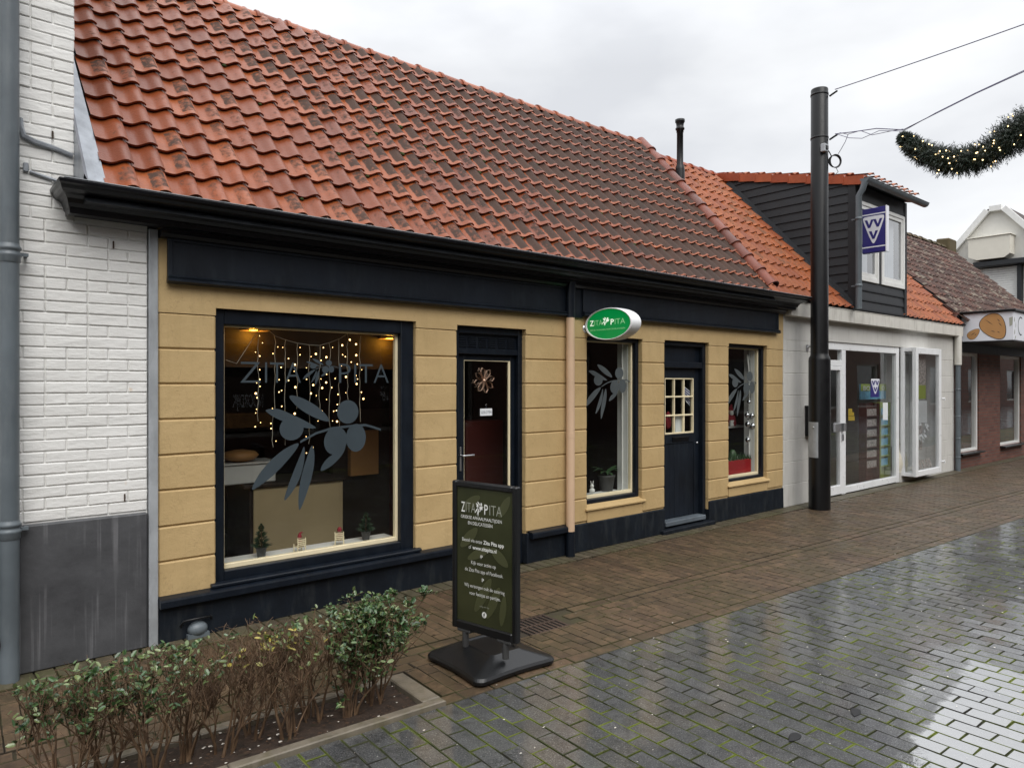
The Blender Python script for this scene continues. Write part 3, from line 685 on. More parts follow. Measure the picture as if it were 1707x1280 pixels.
# mitred ends of the cornice
for (xa, sgn) in ((.70, -1), (8.70, 1)):
    pr = [p_ for p_ in prof if p_[1] > 2.543][:12]
    vs = []; n_ = len(pr)
    for (y_, z_) in pr: vs.append((xa, y_, z_))
    for (y_, z_) in pr: vs.append((xa + sgn * (abs(y_) - .146) * .42, y_, z_))
    for (y_, z_) in pr: vs.append((xa + sgn * (abs(y_) - .146) * .42, .02 if sgn > 0 else -.006, z_))
    b.add(vs, [(k, k + 1, n_ + k + 1, n_ + k) for k in range(n_ - 1)] + [(n_ + k, n_ + k + 1, 2 * n_ + k + 1, 2 * n_ + k) for k in range(n_ - 1)])
    b.add([vs[0], vs[n_], vs[2 * n_], (xa, .02, pr[0][1])], [(0, 1, 2, 3)])
b.build('cornice', 'black_paint', ys)
b = MB(); b.box(.65, 8.78, -.322, -.306, 2.7005, 2.7045); b.build('gutter_edge', 'zinc', ys)
# downpipe
b = MB(); X_ = 4.712
b.tube([(X_, -.055, .235), (X_, -.055, 2.215)], .040, 18)
for zc in (1.905, 1.15): b.lathe((X_, -.055, zc), [(.0400, -.05), (.0415, -.049), (.0415, 0), (.0400, .001)], 18, smooth=False)
dp = b.build('downpipe', 'pink_pipe', ys)
b = MB(); b.tube([(X_, -.055, 0), (X_, -.055, .234)], .043, 18); b.build('pipe_end', 'navy_paint', dp)
b = MB(); b.tube([(X_, -.055, 2.216), (X_, -.055, 2.43), (X_, -.075, 2.58)], .043, 18); b.build('pipe_end', 'navy_paint', dp)
b = MB(); b.ball((1.415, -.02, .055), .062, 10, sc_=(1, .8, .75)); b.box(1.35, 1.48, -.05, -.01, .0, .03)
vh = b.build('vent_hood', 'grey_pipe', ys)
b = MB(); b.tube([(1.315, -.02, .09), (1.325, -.045, .125), (1.49, -.045, .125), (1.50, -.02, .10)], .008, 6); b.build('bracket', 'black_steel', vh)

# --- roof of the yellow shop
b = MB(); tiles(b, .862, 7.93, -.20, 2.688, 1.775, 4.975, .168, .235)
roof = b.build('roof', 'tile_red', ys)
b = MB(); b.extr([(-.26, 2.60), (-.2, 2.665), (1.8, 4.985), (3.9, 2.6)], .76, 8.02); b.build('roof_boarding', 'black_wood', roof)
b = MB(); captiles(b, (.70, 1.80, 4.945), (8.0, 1.80, 4.975), .088, .287); b.build('ridge_tiles', 'ridge_red', roof)
b = MB(); b.box(.75, 7.95, 1.735, 1.86, 4.90, 4.965); b.build('ridge_gap_shade', 'grille_black', roof)  # dark strip standing in for the shaded gap below the ridge caps
b = MB(); captiles(b, (7.985, -.225, 2.775), (7.985, 1.80, 5.04), .092, .262, up=(0, -.75, .66), flat=.8, lip=.018); b.build('verge_tiles', 'verge_red', roof)
b = MB(); tx_ = Vector((0, .653, .757)); nr_ = Vector((0, -.757, .653))
vs = []
for i_ in range(14):
    s_ = -.03 + i_ * .11; base = Vector((0, -.20, 2.69)) + tx_ * s_
    for (x_, h_) in ((.744, -.14), (.7445, .11), (.775, .05), (.82, .035), (.872 - .0022 * i_, .028)): vs.append(Vector((x_, 0, 0)) + base + nr_ * (h_ + .004 * noise.noise(Vector((i_, x_ * 20, 0)))))
b.add(vs, [(i_ * 5 + k, i_ * 5 + k + 1, (i_ + 1) * 5 + k + 1, (i_ + 1) * 5 + k) for i_ in range(13) for k in range(4)], 0, False); b.build('lead_flashing', 'lead', roof)
b = MB()
for _ in range(46):
    x_ = rnd.uniform(3.2, 7.0) if rnd.random() < .8 else rnd.uniform(1.5, 7.7); c_ = int((x_ - .862) / .1683); x_ = .862 + (c_ + .28) * .1683
    r_ = int(rnd.triangular(0, 12, 2)); s_ = r_ * .2325 - .004; p_ = Vector((x_, -.20, 2.688)) + tx_ * s_ + nr_ * .018
    b.ball(p_, rnd.uniform(.012, .026), 5, sc_=(1.3, .8, .8))
b.build('moss', 'moss', roof, kind='stuff')

# --- interior shell of the yellow shop
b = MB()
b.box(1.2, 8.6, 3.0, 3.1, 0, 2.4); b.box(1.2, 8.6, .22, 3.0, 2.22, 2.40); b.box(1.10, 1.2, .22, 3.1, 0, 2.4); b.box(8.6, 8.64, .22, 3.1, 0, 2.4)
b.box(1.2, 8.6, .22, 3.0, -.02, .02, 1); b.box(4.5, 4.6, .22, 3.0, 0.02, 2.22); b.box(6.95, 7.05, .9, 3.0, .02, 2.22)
b.box(4.6, 6.95, 2.0, 2.06, .02, 2.22, 2); b.box(1.25, 3.35, .40, .43, 1.72, 2.22, 3)  # front dark board is added behind the lamps to catch their amber glow
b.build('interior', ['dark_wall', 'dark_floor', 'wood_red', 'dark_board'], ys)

# --- big shop window
def window_with_bead(x0, x1, z0, z1, wl, wr, wb, wt, yf, label, bead=.022):
    f_ = MB(); frame4(f_, x0, x1, z0, z1, yf, yf + .09, wl, wr, wb, wt, .006)
    w_ = f_.build('window', 'navy_paint', ys, label=label)
    q_ = MB(); frame4(q_, x0 + wl - .001, x1 - wr + .001, z0 + wb - .001, z1 - wt + .001, yf + .048, yf + .088, bead * .8, bead, bead * 1.5, bead * .6, .003); q_.build('glazing_bead', 'cream', w_)
    pane(w_, x0 + wl, x1 - wr, z0 + wb, z1 - wt, yf + .066); return w_
wb_ = window_with_bead(1.534, 3.058, .294, 2.09, .066, .115, .082, .10, .035, 'large display window with olive branch lettering')
b = MB(); b.cbox(1.56, 2.99, .125, .37, .352, .382, .006); b.build('sill', 'white_paint', wb_)
b = MB(); yg = .0995; O_ = (0, yg, 0)
def zita(mb_, o, u, vv, xz, yb, h, thin, thick, split, mi0=0, mi1=0, nrm=None):
    """Z ITA branch P ITA; xz = breakpoints in the frame"""
    put_text(mb_, 'Z', o, u, vv, xz[0], xz[1], yb, yb + h, thick, mi0); put_text(mb_, 'ITA', o, u, vv, xz[2], xz[3], yb, yb + h, thin, mi1)
    put_text(mb_, 'P', o, u, vv, xz[4], xz[5], yb, yb + h, thick, mi0); put_text(mb_, 'ITA', o, u, vv, xz[6], xz[7], yb, yb + h, thin, mi1)
zita(b, O_, AX, AZ, [1.725, 1.865, 1.895, 2.155, 2.45, 2.545, 2.575, 2.872], 1.607, .155, -.010, -.010, 0)
b.build('window_lettering', 'vinyl', wb_)
b = MB(); olive(b, O_, AX, AZ, 2.165, 2.445, 1.590, 1.785, th=.0004); olive(b, O_, AX, AZ, 1.791, 2.799, .696, 1.526, th=.0004); b.build('olive_branch_emblem', 'vinyl', wb_)
w2_ = window_with_bead(4.996, 5.821, .43, 2.065, .05, .045, .045, .04, .05, 'narrow window between the cream downpipe and the plank door')
b = MB(); b.cbox(5.752, 5.79, .141, .285, .47, 2.03, .003); b.cbox(5.735, 5.75, .20, .215, .47, 2.03, .003); b.cbox(5.03, 5.75, .141, .33, .452, .482, .003); b.build('inner_lining', 'white_paint', w2_)
b = MB(); olive(b, (0, .115, 0), AX, AZ, 5.06, 5.79, 1.245, 1.80, th=.0004); b.build('olive_branch_emblem', 'vinyl_pale', w2_)
w3_ = window_with_bead(7.405, 8.261, .42, 2.08, .05, .045, .045, .04, .05, 'narrow window at the shop end with a red planter inside')
b = MB(); b.cbox(8.19, 8.228, .141, .285, .46, 2.04, .003); b.cbox(8.173, 8.188, .20, .215, .46, 2.04, .003); b.cbox(7.44, 8.188, .141, .33, .442, .472, .003); b.build('inner_lining', 'white_paint', w3_)
b = MB(); olive(b, (0, .115, 0), AX, AZ, 7.50, 8.25, 1.20, 1.79, th=.0004); b.build('olive_branch_emblem', 'vinyl_pale', w3_)

# --- glazed door with grille
b = MB(); frame4(b, 3.455, 4.211, .0, 2.085, .05, .16, .055, .045, .02, .06, .005); b.cbox(3.51, 4.166, .06, .15, 1.852, 1.900, .004)
b.cbox(3.51, 4.166, .085, .15, 1.90, 2.026, .003)
d1 = b.build('door_frame', 'navy_paint', ys)
b = MB()
for k in range(3):
    for j in range(2):
        for q in range(5):
            x_ = 3.525 + k * .215 + j * .102; z_ = 1.925 + q * .018
            b.extr([(.083, z_), (.076, z_ - .004), (.076, z_ - .007), (.084, z_ - .004)], x_, x_ + .088)
b.build('vent_grille', 'navy_panel', d1)
b = MB(); frame4(b, 3.512, 4.164, .03, 1.85, .098, .14, .09, .055, .30, .05, .006)
dl = b.build('door', 'navy_paint', ys, label='navy door with a tall glass pane, paper star and white sign')
pane(dl, 3.60, 4.11, .33, 1.80, .118)
b = MB(); frame4(b, 3.60, 4.112, .33, 1.802, .101, .117, .004, .020, .01, .006, .002); b.build('glazing_bead', 'cream', dl)
b = MB(); b.cbox(3.548, 3.566, .088, .098, .87, 1.07, .003); b.tube([(3.557, .09, 1.0), (3.557, .06, 1.0), (3.575, .052, 1.0), (3.67, .052, 1.0)], .008, 8); b.build('handle', 'steel', dl)

# --- plank door
b = MB(); frame4(b, 6.19, 7.004, .0, 2.07, .045, .16, .025, .055, .001, .05, .005); b.cbox(6.22, 6.95, .05, .15, 1.775, 1.845, .006); b.box(6.215, 6.949, .10, .14, 1.845, 2.02)
d2 = b.build('door_frame', 'navy_paint', ys)
b = MB(); b.cbox(6.218, 6.948, .0, .15, .065, .115, .006); b.build('threshold', 'grey_step', d2)
b = MB(); b.cbox(6.10, 7.05, -.06, .15, .0, .045, .006); b.build('step', 'navy_render', d2)
b = MB(); xs, xe, zs, ze = 6.22, 6.948, .12, 1.772
gx0, gx1, gz0, gz1 = 6.325, 6.855, 1.045, 1.665
b.cbox(xs, gx0, .10, .14, zs, ze, .004); b.cbox(gx1, xe, .10, .14, zs, ze, .004); b.cbox(gx0, gx1, .10, .14, gz1, ze, .004); b.cbox(gx0, gx1, .10, .14, .94, gz0, .004)
k = 0; x_ = gx0
while x_ < gx1 - .01:
    b.cbox(x_ + .001, x_ + .087, .108, .135, zs, .94, .005); x_ += .0883
pd = b.build('door', 'navy_panel', ys, label='navy plank door with nine small panes and a letter slot')
b = MB(); frame4(b, gx0, gx1, gz0, gz1, .102, .136, .014, .014, .018, .014, .003)
for k in (1, 2):
    x_ = gx0 + (gx1 - gx0) * k / 3; b.cbox(x_ - .009, x_ + .009, .104, .134, gz0 + .016, gz1 - .012, .003)
    z_ = gz0 + (gz1 - gz0) * k / 3; b.cbox(gx0 + .013, gx1 - .013, .103, .133, z_ - .009, z_ + .009, .003)
b.build('glazing_bars', 'cream', pd); pane(pd, gx0 + .01, gx1 - .01, gz0 + .01, gz1 - .01, .126)
b = MB(); b.cbox(6.45, 6.75, .088, .10, .965, 1.015, .004); b.cbox(6.47, 6.73, .080, .089, .998, 1.008, .002); b.build('letter_slot', 'black_paint', pd)
b = MB(); b.ball((6.90, .09, .93), .013, 6); b.build('lock', 'steel', pd)

# ------------------------------------------------------------------ white shop with dormer
tw = thing('white_shop', (8.66, 0, 0), 'white block-walled shop with an orange tiled roof and black timber dormer', 'shop')
b = MB()
def wblocks(x0, x1, z0, z1, stp=.29):
    z_ = z0
    while z_ < z1 - .01:
        zz = min(z_ + stp, z1); b.cbox(x0, x1, .0, .22, z_ + .001, zz - .001, .005, jit=jy); z_ = zz
    b.box(x0 + .002, x1 - .002, .006, .21, z0, z1)
wblocks(8.653, 9.80, 0, 2.18); wblocks(14.14, 14.80, 0, 2.20); b.box(8.653, 14.80, .001, .22, 2.20, 2.62); b.box(8.653, 9.80, .001, .22, 2.18, 2.20)
b.box(12.36, 14.14, .001, .22, 0, .16)
b.build('wall', 'white_block', tw)
b = MB(); b.cbox(8.672, 14.93, -.107, .0, 2.475, 2.655, .006); b.box(8.672, 14.93, -.112, -.09, 2.655, 2.662)
b.build('fascia', 'offwhite_fascia', tw)
b = MB(); b.box(8.68, 14.9, -.05, .05, 2.6, 2.672)
tiles(b, 8.05, 14.92, -.08, 2.672, 2.20, 5.10, .19, .25, amp=.040, skip=lambda x_, y_: 10.6 < x_ < 12.05 and y_ < 1.9)
rf2 = b.build('roof', 'tile_orange', tw)
b = MB(); b.extr([(-.03, 2.62), (2.2, 5.06), (4.4, 2.62)], 8.03, 14.92); b.build('roof_boarding', 'black_wood', rf2)
b = MB(); captiles(b, (7.9, 2.2, 5.08), (14.95, 2.2, 5.08), .09, .29); b.build('ridge_tiles', 'ridge_orange', rf2)
# dormer
DX0, DX1, DY = 10.46, 12.25, -.10
b = MB(); top = lambda y_: 4.53 + (y_ - DY) * .248; rl = lambda y_: 2.66 + (y_ + .08) * 1.065
z_ = 2.70
def clip(poly, f):   # keep f>=0
    o_ = []
    for i_ in range(len(poly)):
        p_, q_ = poly[i_], poly[(i_ + 1) % len(poly)]; a_, c_ = f(p_), f(q_)
        if a_ >= 0: o_.append(p_)
        if (a_ >= 0) != (c_ >= 0): t_ = a_ / (a_ - c_); o_.append((p_[0] + (q_[0] - p_[0]) * t_, p_[1] + (q_[1] - p_[1]) * t_))
    return o_
while z_ < 5.1:
    pl = [(DY, z_), (2.3, z_), (2.3, z_ + .128), (DY, z_ + .128)]
    pl = clip(pl, lambda p_: top(p_[0]) - p_[1]); pl = clip(pl, lambda p_: p_[1] - (rl(p_[0]) - .15)) if pl else pl
    if len(pl) > 2:
        zb_ = min(p_[1] for p_ in pl)
        for (xx, s_) in ((DX0, -1), (DX1, 1)):
            f_ = [(xx + s_ * (.022 - .016 * (p_[1] - z_) / .128), p_[0], p_[1]) for p_ in pl]; bk = [(xx - s_ * .02, p_[0], p_[1]) for p_ in pl]; n_ = len(pl)
            b.add(f_ + bk, [tuple(range(n_))] + [(k, (k + 1) % n_, n_ + (k + 1) % n_, n_ + k) for k in range(n_)])
    z_ += .128
for k in range(3): b.extr([(DY - .022, 2.68 + k * .145), (DY - .022, 2.70 + k * .145), (DY - .006, 2.822 + k * .145), (DY + .02, 2.822 + k * .145), (DY + .02, 2.68 + k * .145)], DX0, DX1)
b.cbox(DX0 - .024, DX0 + .0, DY - .03, DY + .08, 2.68, 4.53, .004); b.cbox(DX1 - .06, DX1 + .028, DY - .03, DY + .08, 2.68, 4.5, .004)
b.cbox(DX0, DX1 - .06, DY - .02, DY + .05, 4.27, 4.5, .004); b.cbox(11.225, 11.33, DY - .018, DY + .05, 3.11, 4.27, .004); b.box(DX0, DX1, DY + .3, DY + .34, 2.9, 4.5)
dm = b.build('dormer', 'black_wood', tw)
for (x0, x1, nm) in ((10.47, 11.222, 'dormer window nearer the mast, half behind the blue sign'), (11.333, 12.188, 'dormer window on the far side of the black post')):
    b = MB(); frame4(b, x0, x1, 3.11, 4.27, DY - .035, DY + .03, .055, .055, .07, .055, .004); frame4(b, x0 + .055, x1 - .055, 3.18, 4.215, DY - .022, DY + .025, .055, .055, .06, .055, .004)
    b.add([(x0 + .11, DY, 3.24), (x1 - .11, DY, 3.24), (x1 - .11, DY, 4.16), (x0 + .11, DY, 4.16)], [(0, 1, 2, 3)], 1)
    n_ = 24; vs = []
    for k in range(n_ + 1):
        xx = x0 + .11 + (x1 - x0 - .22) * k / n_; yy = DY + .09 + .014 * math.sin(k * 1.9); vs += [(xx, yy, 3.2), (xx, yy, 4.2)]
    b.add(vs, [(2 * k, 2 * k + 2, 2 * k + 3, 2 * k + 1) for k in range(n_)], 2, True)
    b.build('dormer_window', ['white_paint', 'curtain_glass', 'curtain'], dm, label=nm)
b = MB(); tiles(b, DX0 + .04, DX1 + .12, -.26, 4.575, 2.3, 5.17, .2, .3, amp=.045); b.build('dormer_tiles', 'tile_orange', dm)
b = MB(); b.extr([(-.25, 4.50), (-.25, 4.555), (2.3, 5.15), (2.3, 5.05)], DX0 - .01, DX1 + .10); b.build('dormer_roof_boarding', 'black_wood', dm)
b = MB(); k_ = 9
for k in range(k_):
    y0_ = -.25 + k * 2.55 / k_; y1_ = y0_ + 2.55 / k_ + .02; z0_ = 4.56 + (y0_ + .25) * .242; z1_ = 4.56 + (y1_ + .25) * .242 - .024
    hh = .115
    vs = [(DX0 - .05, y0_, z0_ - hh), (DX0 - .05, y0_, z0_ + .02), (DX0 + .09, y0_, z0_ + .035), (DX0 - .044, y1_, z1_ - hh + .006), (DX0 - .044, y1_, z1_ + .012), (DX0 + .09, y1_, z1_ + .027), (DX0 - .03, y0_, z0_ - hh), (DX0 - .03, y0_, z0_), (DX0 + .09, y0_, z0_ + .015)]
    b.add(vs, [(0, 1, 4, 3), (1, 2, 5, 4), (0, 6, 7, 1), (1, 7, 8, 2)])
b.build('dormer_edge_tiles', 'ridge_orange', dm)
b = MB(); gp_ = [(math.cos(a_) * .062, math.sin(a_) * .058) for a_ in [math.pi + math.pi * k / 10 for k in range(11)]]
pr = [(-.30 + c_, 4.505 + s_) for c_, s_ in gp_] + [(-.30 + c_ * .93, 4.505 + s_ * .93) for c_, s_ in reversed(gp_)]
b.extr(pr, 10.33, 12.55); b.extr([(-.30 + c_, 4.505 + s_) for c_, s_ in gp_], 10.325, 10.332); b.extr([(-.30 + c_, 4.505 + s_) for c_, s_ in gp_], 12.548, 12.555)
b.tube([(10.33, -.362, 4.506), (12.55, -.362, 4.506)], .008, 6)
dg_ = b.build('dormer_gutter', 'grey_pipe', dm)
b = MB(); b.tube([(10.345, -.30, 4.46), (10.345, -.27, 4.36), (10.345, -.215, 4.28), (10.345, -.215, 2.67)], .042, 12)
for zc in (3.95, 3.0): b.lathe((10.345, -.215, zc), [(.042, -.02), (.047, -.018), (.047, .018), (.042, .02)], 12); b.box(10.345, 10.40, -.21, -.11, zc - .01, zc + .01)
b.build('dormer_downpipe', 'grey_pipe', dm)
b = MB(); b.box(DX0 - .075, DX0 - .02, -.12, -.06, 2.66, 2.7)
vs = []
for k in range(24):
    y_ = -.10 + k * .09; z_ = rl(y_) + .075
    for (x_, h_) in ((DX0 - .10, -.012), (DX0 - .03, .02), (DX0 - .022, .09)): vs.append((x_, y_, z_ + h_))
b.add(vs, [(k * 3 + j, k * 3 + j + 1, k * 3 + j + 4, k * 3 + j + 3) for k in range(23) for j in range(2)]); b.build('dormer_flashing', 'black_wood', dm)
# flue
b = MB(); fz = 4.40
b.lathe((8.62, 1.59, 0), [(.068, 4.25), (.068, 4.72), (.062, 4.76), (.047, 4.80), (.046, 5.26), (.052, 5.265), (.052, 5.30), (.064, 5.305), (.066, 5.325), (.055, 5.33), (.052, 5.36), (.058, 5.40), (.070, 5.415), (.070, 5.45), (.04, 5.455), (.0, 5.455)], 20)
fl = b.build('flue', 'black_steel', rf2)
b = MB(); tx2 = Vector((0, .685, .729)); n2 = Vector((0, -.729, .685)); c_ = Vector((8.62, 1.50, 4.36))
vs = []
for i_ in range(9):
    for j in range(9): vs.append(c_ + Vector(((i_ - 4) * .04, 0, 0)) + tx2 * ((j - 4) * .048 - .03) + n2 * (.055 + .018 * noise.noise(Vector((i_ * .6, j * .6, 2))) + .03 * math.exp(-((i_ - 4) ** 2 + (j - 4) ** 2) / 5)))
b.add(vs, [(i_ * 9 + j, i_ * 9 + 9 + j, i_ * 9 + 10 + j, i_ * 9 + 1 + j) for i_ in range(8) for j in range(8)], 0, True); b.build('lead_collar', 'lead', fl)
# shop front of aluminium
b = MB(); Z0, Z1 = .0, 2.20; yf, yb = .02, .09
b.cbox(9.80, 9.90, yf, yb, Z0, Z1, .004); b.cbox(12.25, 12.358, yf, yb, Z0, Z1, .004); b.cbox(9.90, 12.25, yf, yb, 2.09, 2.199, .004)
b.cbox(10.34, 10.46, yf, yb, .001, 2.089, .004); b.cbox(10.46, 12.25, yf, yb, .01, .105, .004); b.cbox(9.90, 10.34, yf, yb, 1.86, 1.94, .004)
sf = b.build('shop_window', 'white_plastic', tw, label='tall white-framed shop window with brochure racks behind it')
pane(sf, 10.46, 12.25, .105, 2.09, .055, 'dim_glass'); pane(sf, 9.90, 10.34, 1.94, 2.09, .055, 'dim_glass', 'fanlight')
b = MB(); frame4(b, 9.905, 10.335, .015, 1.855, .01, .07, .05, .065, .13, .06, .005)
dr = b.build('door', 'white_plastic', tw, label='white-framed glass door just behind the black mast'); pane(dr, 9.955, 10.27, .14, 1.795, .042, 'dim_glass')
b = MB(); b.cbox(10.02, 10.20, -.035, .0, .92, 1.04, .004); b.cbox(10.285, 10.36, -.035, .005, .92, 1.04, .004); b.cbox(10.30, 10.32, -.02, .005, .78, .88, .003); b.build('handle', 'steel', dr)
# showcase bay
b = MB(); cx0, cx1, cy, cz0, cz1 = 12.41, 13.50, -.222, .10, 2.19
b.cbox(cx0 - .01, cx0 + .05, -.04, .02, cz0, cz1, .004); b.cbox(cx0 - .01, cx0 + .09, cy, cy + .06, cz0, cz1, .004); b.cbox(cx1 - .10, cx1, cy, cy + .06, cz0, cz1, .004)
b.cbox(cx0 - .004, cx1, cy + .06, .0, cz0, cz0 + .06, .004); b.cbox(cx0 - .004, cx1, cy + .06, .0, cz1 - .06, cz1, .004); b.cbox(cx0 + .09, cx1 - .10, cy, cy + .06, cz0, cz0 + .09, .004); b.cbox(cx0 + .09, cx1 - .10, cy, cy + .06, cz1 - .10, cz1, .004)
b.cbox(cx1 - .04, cx1, cy + .06, .0, cz0 + .06, cz1 - .06, .004); b.box(cx0, cx1, .0, .30, cz0, cz0 + .03); b.box(cx0, cx1, .0, .30, cz1 - .04, cz1 - .01); b.box(cx1 - .02, cx1, .0, .30, cz0 + .03, cz1 - .04)
bay = b.build('showcase_bay', 'white_plastic', tw, label='narrow white showcase box jutting from the wall with posters')
pane(bay, cx0 + .09, cx1 - .10, cz0 + .09, cz1 - .10, cy + .03, 'dim_glass')
p_ = MB(); p_.add([(cx0 + .02, cy + .06, cz0 + .06), (cx0 + .02, -.04, cz0 + .06), (cx0 + .02, -.04, cz1 - .06), (cx0 + .02, cy + .06, cz1 - .06)], [(0, 1, 2, 3)]); p_.build('side_pane', 'dim_glass', bay)
for z_ in (.28, 1.35):
    b = MB(); b.tube([(cx1 - .01, cy - .01, z_), (cx1 + .04, cy - .03, z_ + .01), (cx1 + .045, cy - .03, z_ - .03)], .014, 6); b.build('hinge', 'white_plastic', bay)
b = MB(); b.add([(12.75, -.10, 1.55), (13.15, -.10, 1.55), (13.15, -.10, 2.08), (12.75, -.10, 2.08)], [(0, 1, 2, 3)], 0); b.add([(12.72, -.11, 1.35), (13.12, -.11, 1.35), (13.12, -.11, 1.58), (12.72, -.11, 1.58)], [(0, 1, 2, 3)], 3)
b.add([(12.78, -.12, .95), (13.14, -.12, .95), (13.14, -.12, 1.32), (12.78, -.12, 1.32)], [(0, 1, 2, 3)], 1); b.add([(12.66, -.10, .5), (13.0, -.10, .5), (13.0, -.10, .96), (12.66, -.10, .96)], [(0, 1, 2, 3)], 2)
for k in range(5): b.add([(12.62 + k * .14, -.15, .20), (12.73 + k * .14, -.15, .20), (12.73 + k * .14, -.11, .34), (12.62 + k * .14, -.11, .34)], [(0, 1, 2, 3)], 2)
for k in range(26): 
    x_, z_ = rnd.uniform(12.6, 13.1), rnd.uniform(.62, .92); b.add([(x_, -.14, z_), (x_ + rnd.uniform(.03, .1), -.15, z_ + rnd.uniform(-.04, .04)), (x_ + rnd.uniform(.02, .05), -.13, z_ + .05)], [(0, 1, 2)], 1)
b.build('posters', ['photo_card', 'paper', 'photo_card', 'green_panel'], bay)
b = MB(); b.tube([(12.50, .10, .14), (12.49, .09, .3), (12.49, .09, .45), (12.495, .10, .60), (12.50, .12, .72)], [.13, .15, .12, .08, .03], 12); b.build('stone_ornament', 'stone_white', bay)
# inside of the white shop
b = MB(); b.box(8.7, 14.75, 2.4, 2.5, 0, 2.6); b.box(8.7, 14.75, .23, 2.4, 2.3, 2.42); b.box(8.7, 14.75, .23, 2.4, .0, .02, 1); b.box(8.7, 8.75, .23, 2.4, 0, 2.4); b.box(14.7, 14.75, .23, 2.4, 0, 2.4)
b.box(10.9, 11.9, 2.0, 2.02, 1.95, 2.15, 2); b.box(12.45, 13.46, .285, .30, .14, 2.1)  # pale panel behind the showcase is added to brighten its inside
b.build('interior', ['shop_grey', 'shop_floor', 'paper'], tw)
# downpipe between the white shop and the bakery
b = MB(); b.tube([(14.77, -.07, .0), (14.77, -.07, 1.95)], .042, 12); dp2 = b.build('downpipe', 'grey_pipe', tw)
b = MB(); b.tube([(14.77, -.07, 1.951), (14.77, -.07, 2.49)], .060, 12); b.build('pipe_top', 'offwhite_fascia', dp2)
for zc in (.25, .6, 1.0, 1.5):
    b = MB(); b.lathe((14.77, -.07, zc), [(.042, -.015), (.047, -.013), (.047, .013), (.042, .015)], 12); b.build('pipe_collar', 'grey_pipe', dp2)
# small wall bracket
b = MB(); b.cbox(9.24, 9.30, -.01, 0, 2.04, 2.13, .003); b.tube([(9.27, -.01, 2.09), (9.27, -.16, 2.17)], .016, 8)
wrap('flag_holder', b, 'steel', (9.27, 0, 2.09), 'small angled steel flag holder on the white wall behind the mast', 'flag holder')
b = MB(); b.cbox(9.215, 9.50, -.10, -.0, .90, 1.285, .008); b.cbox(9.205, 9.51, -.112, .0, 1.287, 1.31, .004)
wrap('letter_box', b, 'black_steel', (9.35, 0, .9), 'black letter box on the white wall partly behind the mast', 'letter box')

# ------------------------------------------------------------------ bakery
bk_ = thing('bakery', (14.95, 0, 0), 'dark brick bakery with old brown tiled roof and lichen streaks', 'shop')
b = MB(); b.box(14.86, 14.95, .0, .3, 0, 2.9); b.box(14.95, 22, .0, .3, 0, .30); b.box(16.16, 17.46, .0, .3, .30, 2.2); b.box(18.93, 22, .0, .3, .30, 2.2); b.box(14.95, 22, .0, .3, 2.2, 2.95); b.box(21.9, 22, .3, 6, 0, 2.9)
vs = [(14.94, 0, 2.9), (14.94, 2.45, 5.25), (14.94, 4.9, 2.9)]; b.add(vs, [(0, 1, 2)])
b.build('wall', 'bakery_brick', bk_)
b = MB(); b.box(14.96, 22, -.015, .0, 2.2, 2.88); b.box(14.80, 14.95, -.03, .0, 2.15, 2.80); b.build('fascia', 'black_wood', bk_)
for (x0, x1, nm) in ((14.95, 16.16, 'bakery window nearer the downpipe'), (17.46, 18.93, 'bakery window beyond the brick pier')):
    b = MB(); frame4(b, x0, x1, .30, 2.2, .03, .12, .06, .07, .05, .06, .004); wf = b.build('window', 'white_paint', bk_, label=nm); pane(wf, x0 + .06, x1 - .07, .35, 2.14, .07, 'dim_glass')
    b = MB(); b.cbox(x0, x1 + .05, -.10, .03, .262, .298, .005); b.build('sill', 'black_paint', wf)
    b = MB(); b.cbox(x0 + .1, x1 - .1, .5, .9, .9, .93, .004); b.build('shelf', 'steel', wf); b = MB(); b.cbox(x0 + .15, x1 - .3, .9, .92, .35, .9, .004); b.build('shelf_panel', 'shop_grey', wf)
    b = MB(); b.cbox(x0 + .2, x0 + .5, .6, .85, .931, 1.10, .01); b.build('tray', 'paper', wf); b = MB(); b.box(x0 + .12, x1 - .2, .35, .36, 1.72, 1.98); b.build('banner', 'blue_card', wf)
b = MB(); b.box(14.96, 21.9, 2.2, 2.3, 0, 2.3); b.box(14.96, 21.9, .3, 2.2, 2.25, 2.35); b.box(14.96, 21.9, .3, 2.2, 0, .02); b.box(16.9, 16.95, .3, 2.2, 0, 2.2); b.build('interior', 'shop_grey', bk_)
b = MB(); tiles(b, 14.97, 22.1, -.12, 2.76, 2.45, 5.30, .21, .26, amp=.036, nu=7, jit=.009); rf3 = b.build('roof', 'tile_brown', bk_)
b = MB(); b.extr([(-.10, 2.70), (2.45, 5.25), (5.2, 2.6)], 14.97, 22.1); b.build('roof_boarding', 'black_wood', rf3)
b = MB(); captiles(b, (14.9, 2.45, 5.30), (22.15, 2.45, 5.30), .10, .33, jit=.012); b.build('ridge_tiles', 'ridge_moss', rf3)
b = MB(); vs = [(xx, y_, z_) for xx in (14.93, 14.965) for (y_, z_) in ((-.04, 2.83), (2.45, 5.32), (2.45, 5.01), (-.04, 2.52))]
b.add(vs, [(0, 1, 2, 3), (4, 5, 6, 7), (0, 1, 5, 4), (3, 2, 6, 7), (0, 3, 7, 4)]); b.build('verge_board', 'black_paint', rf3)
b = MB(); b.cbox(21.55, 22.1, 2.28, 2.62, 5.1, 5.56, .03, jit=lambda w_, a: noise.noise(Vector(w_) * 3 + Vector((a, 0, 0))) * .03); b.build('chimney', 'ridge_moss', rf3)

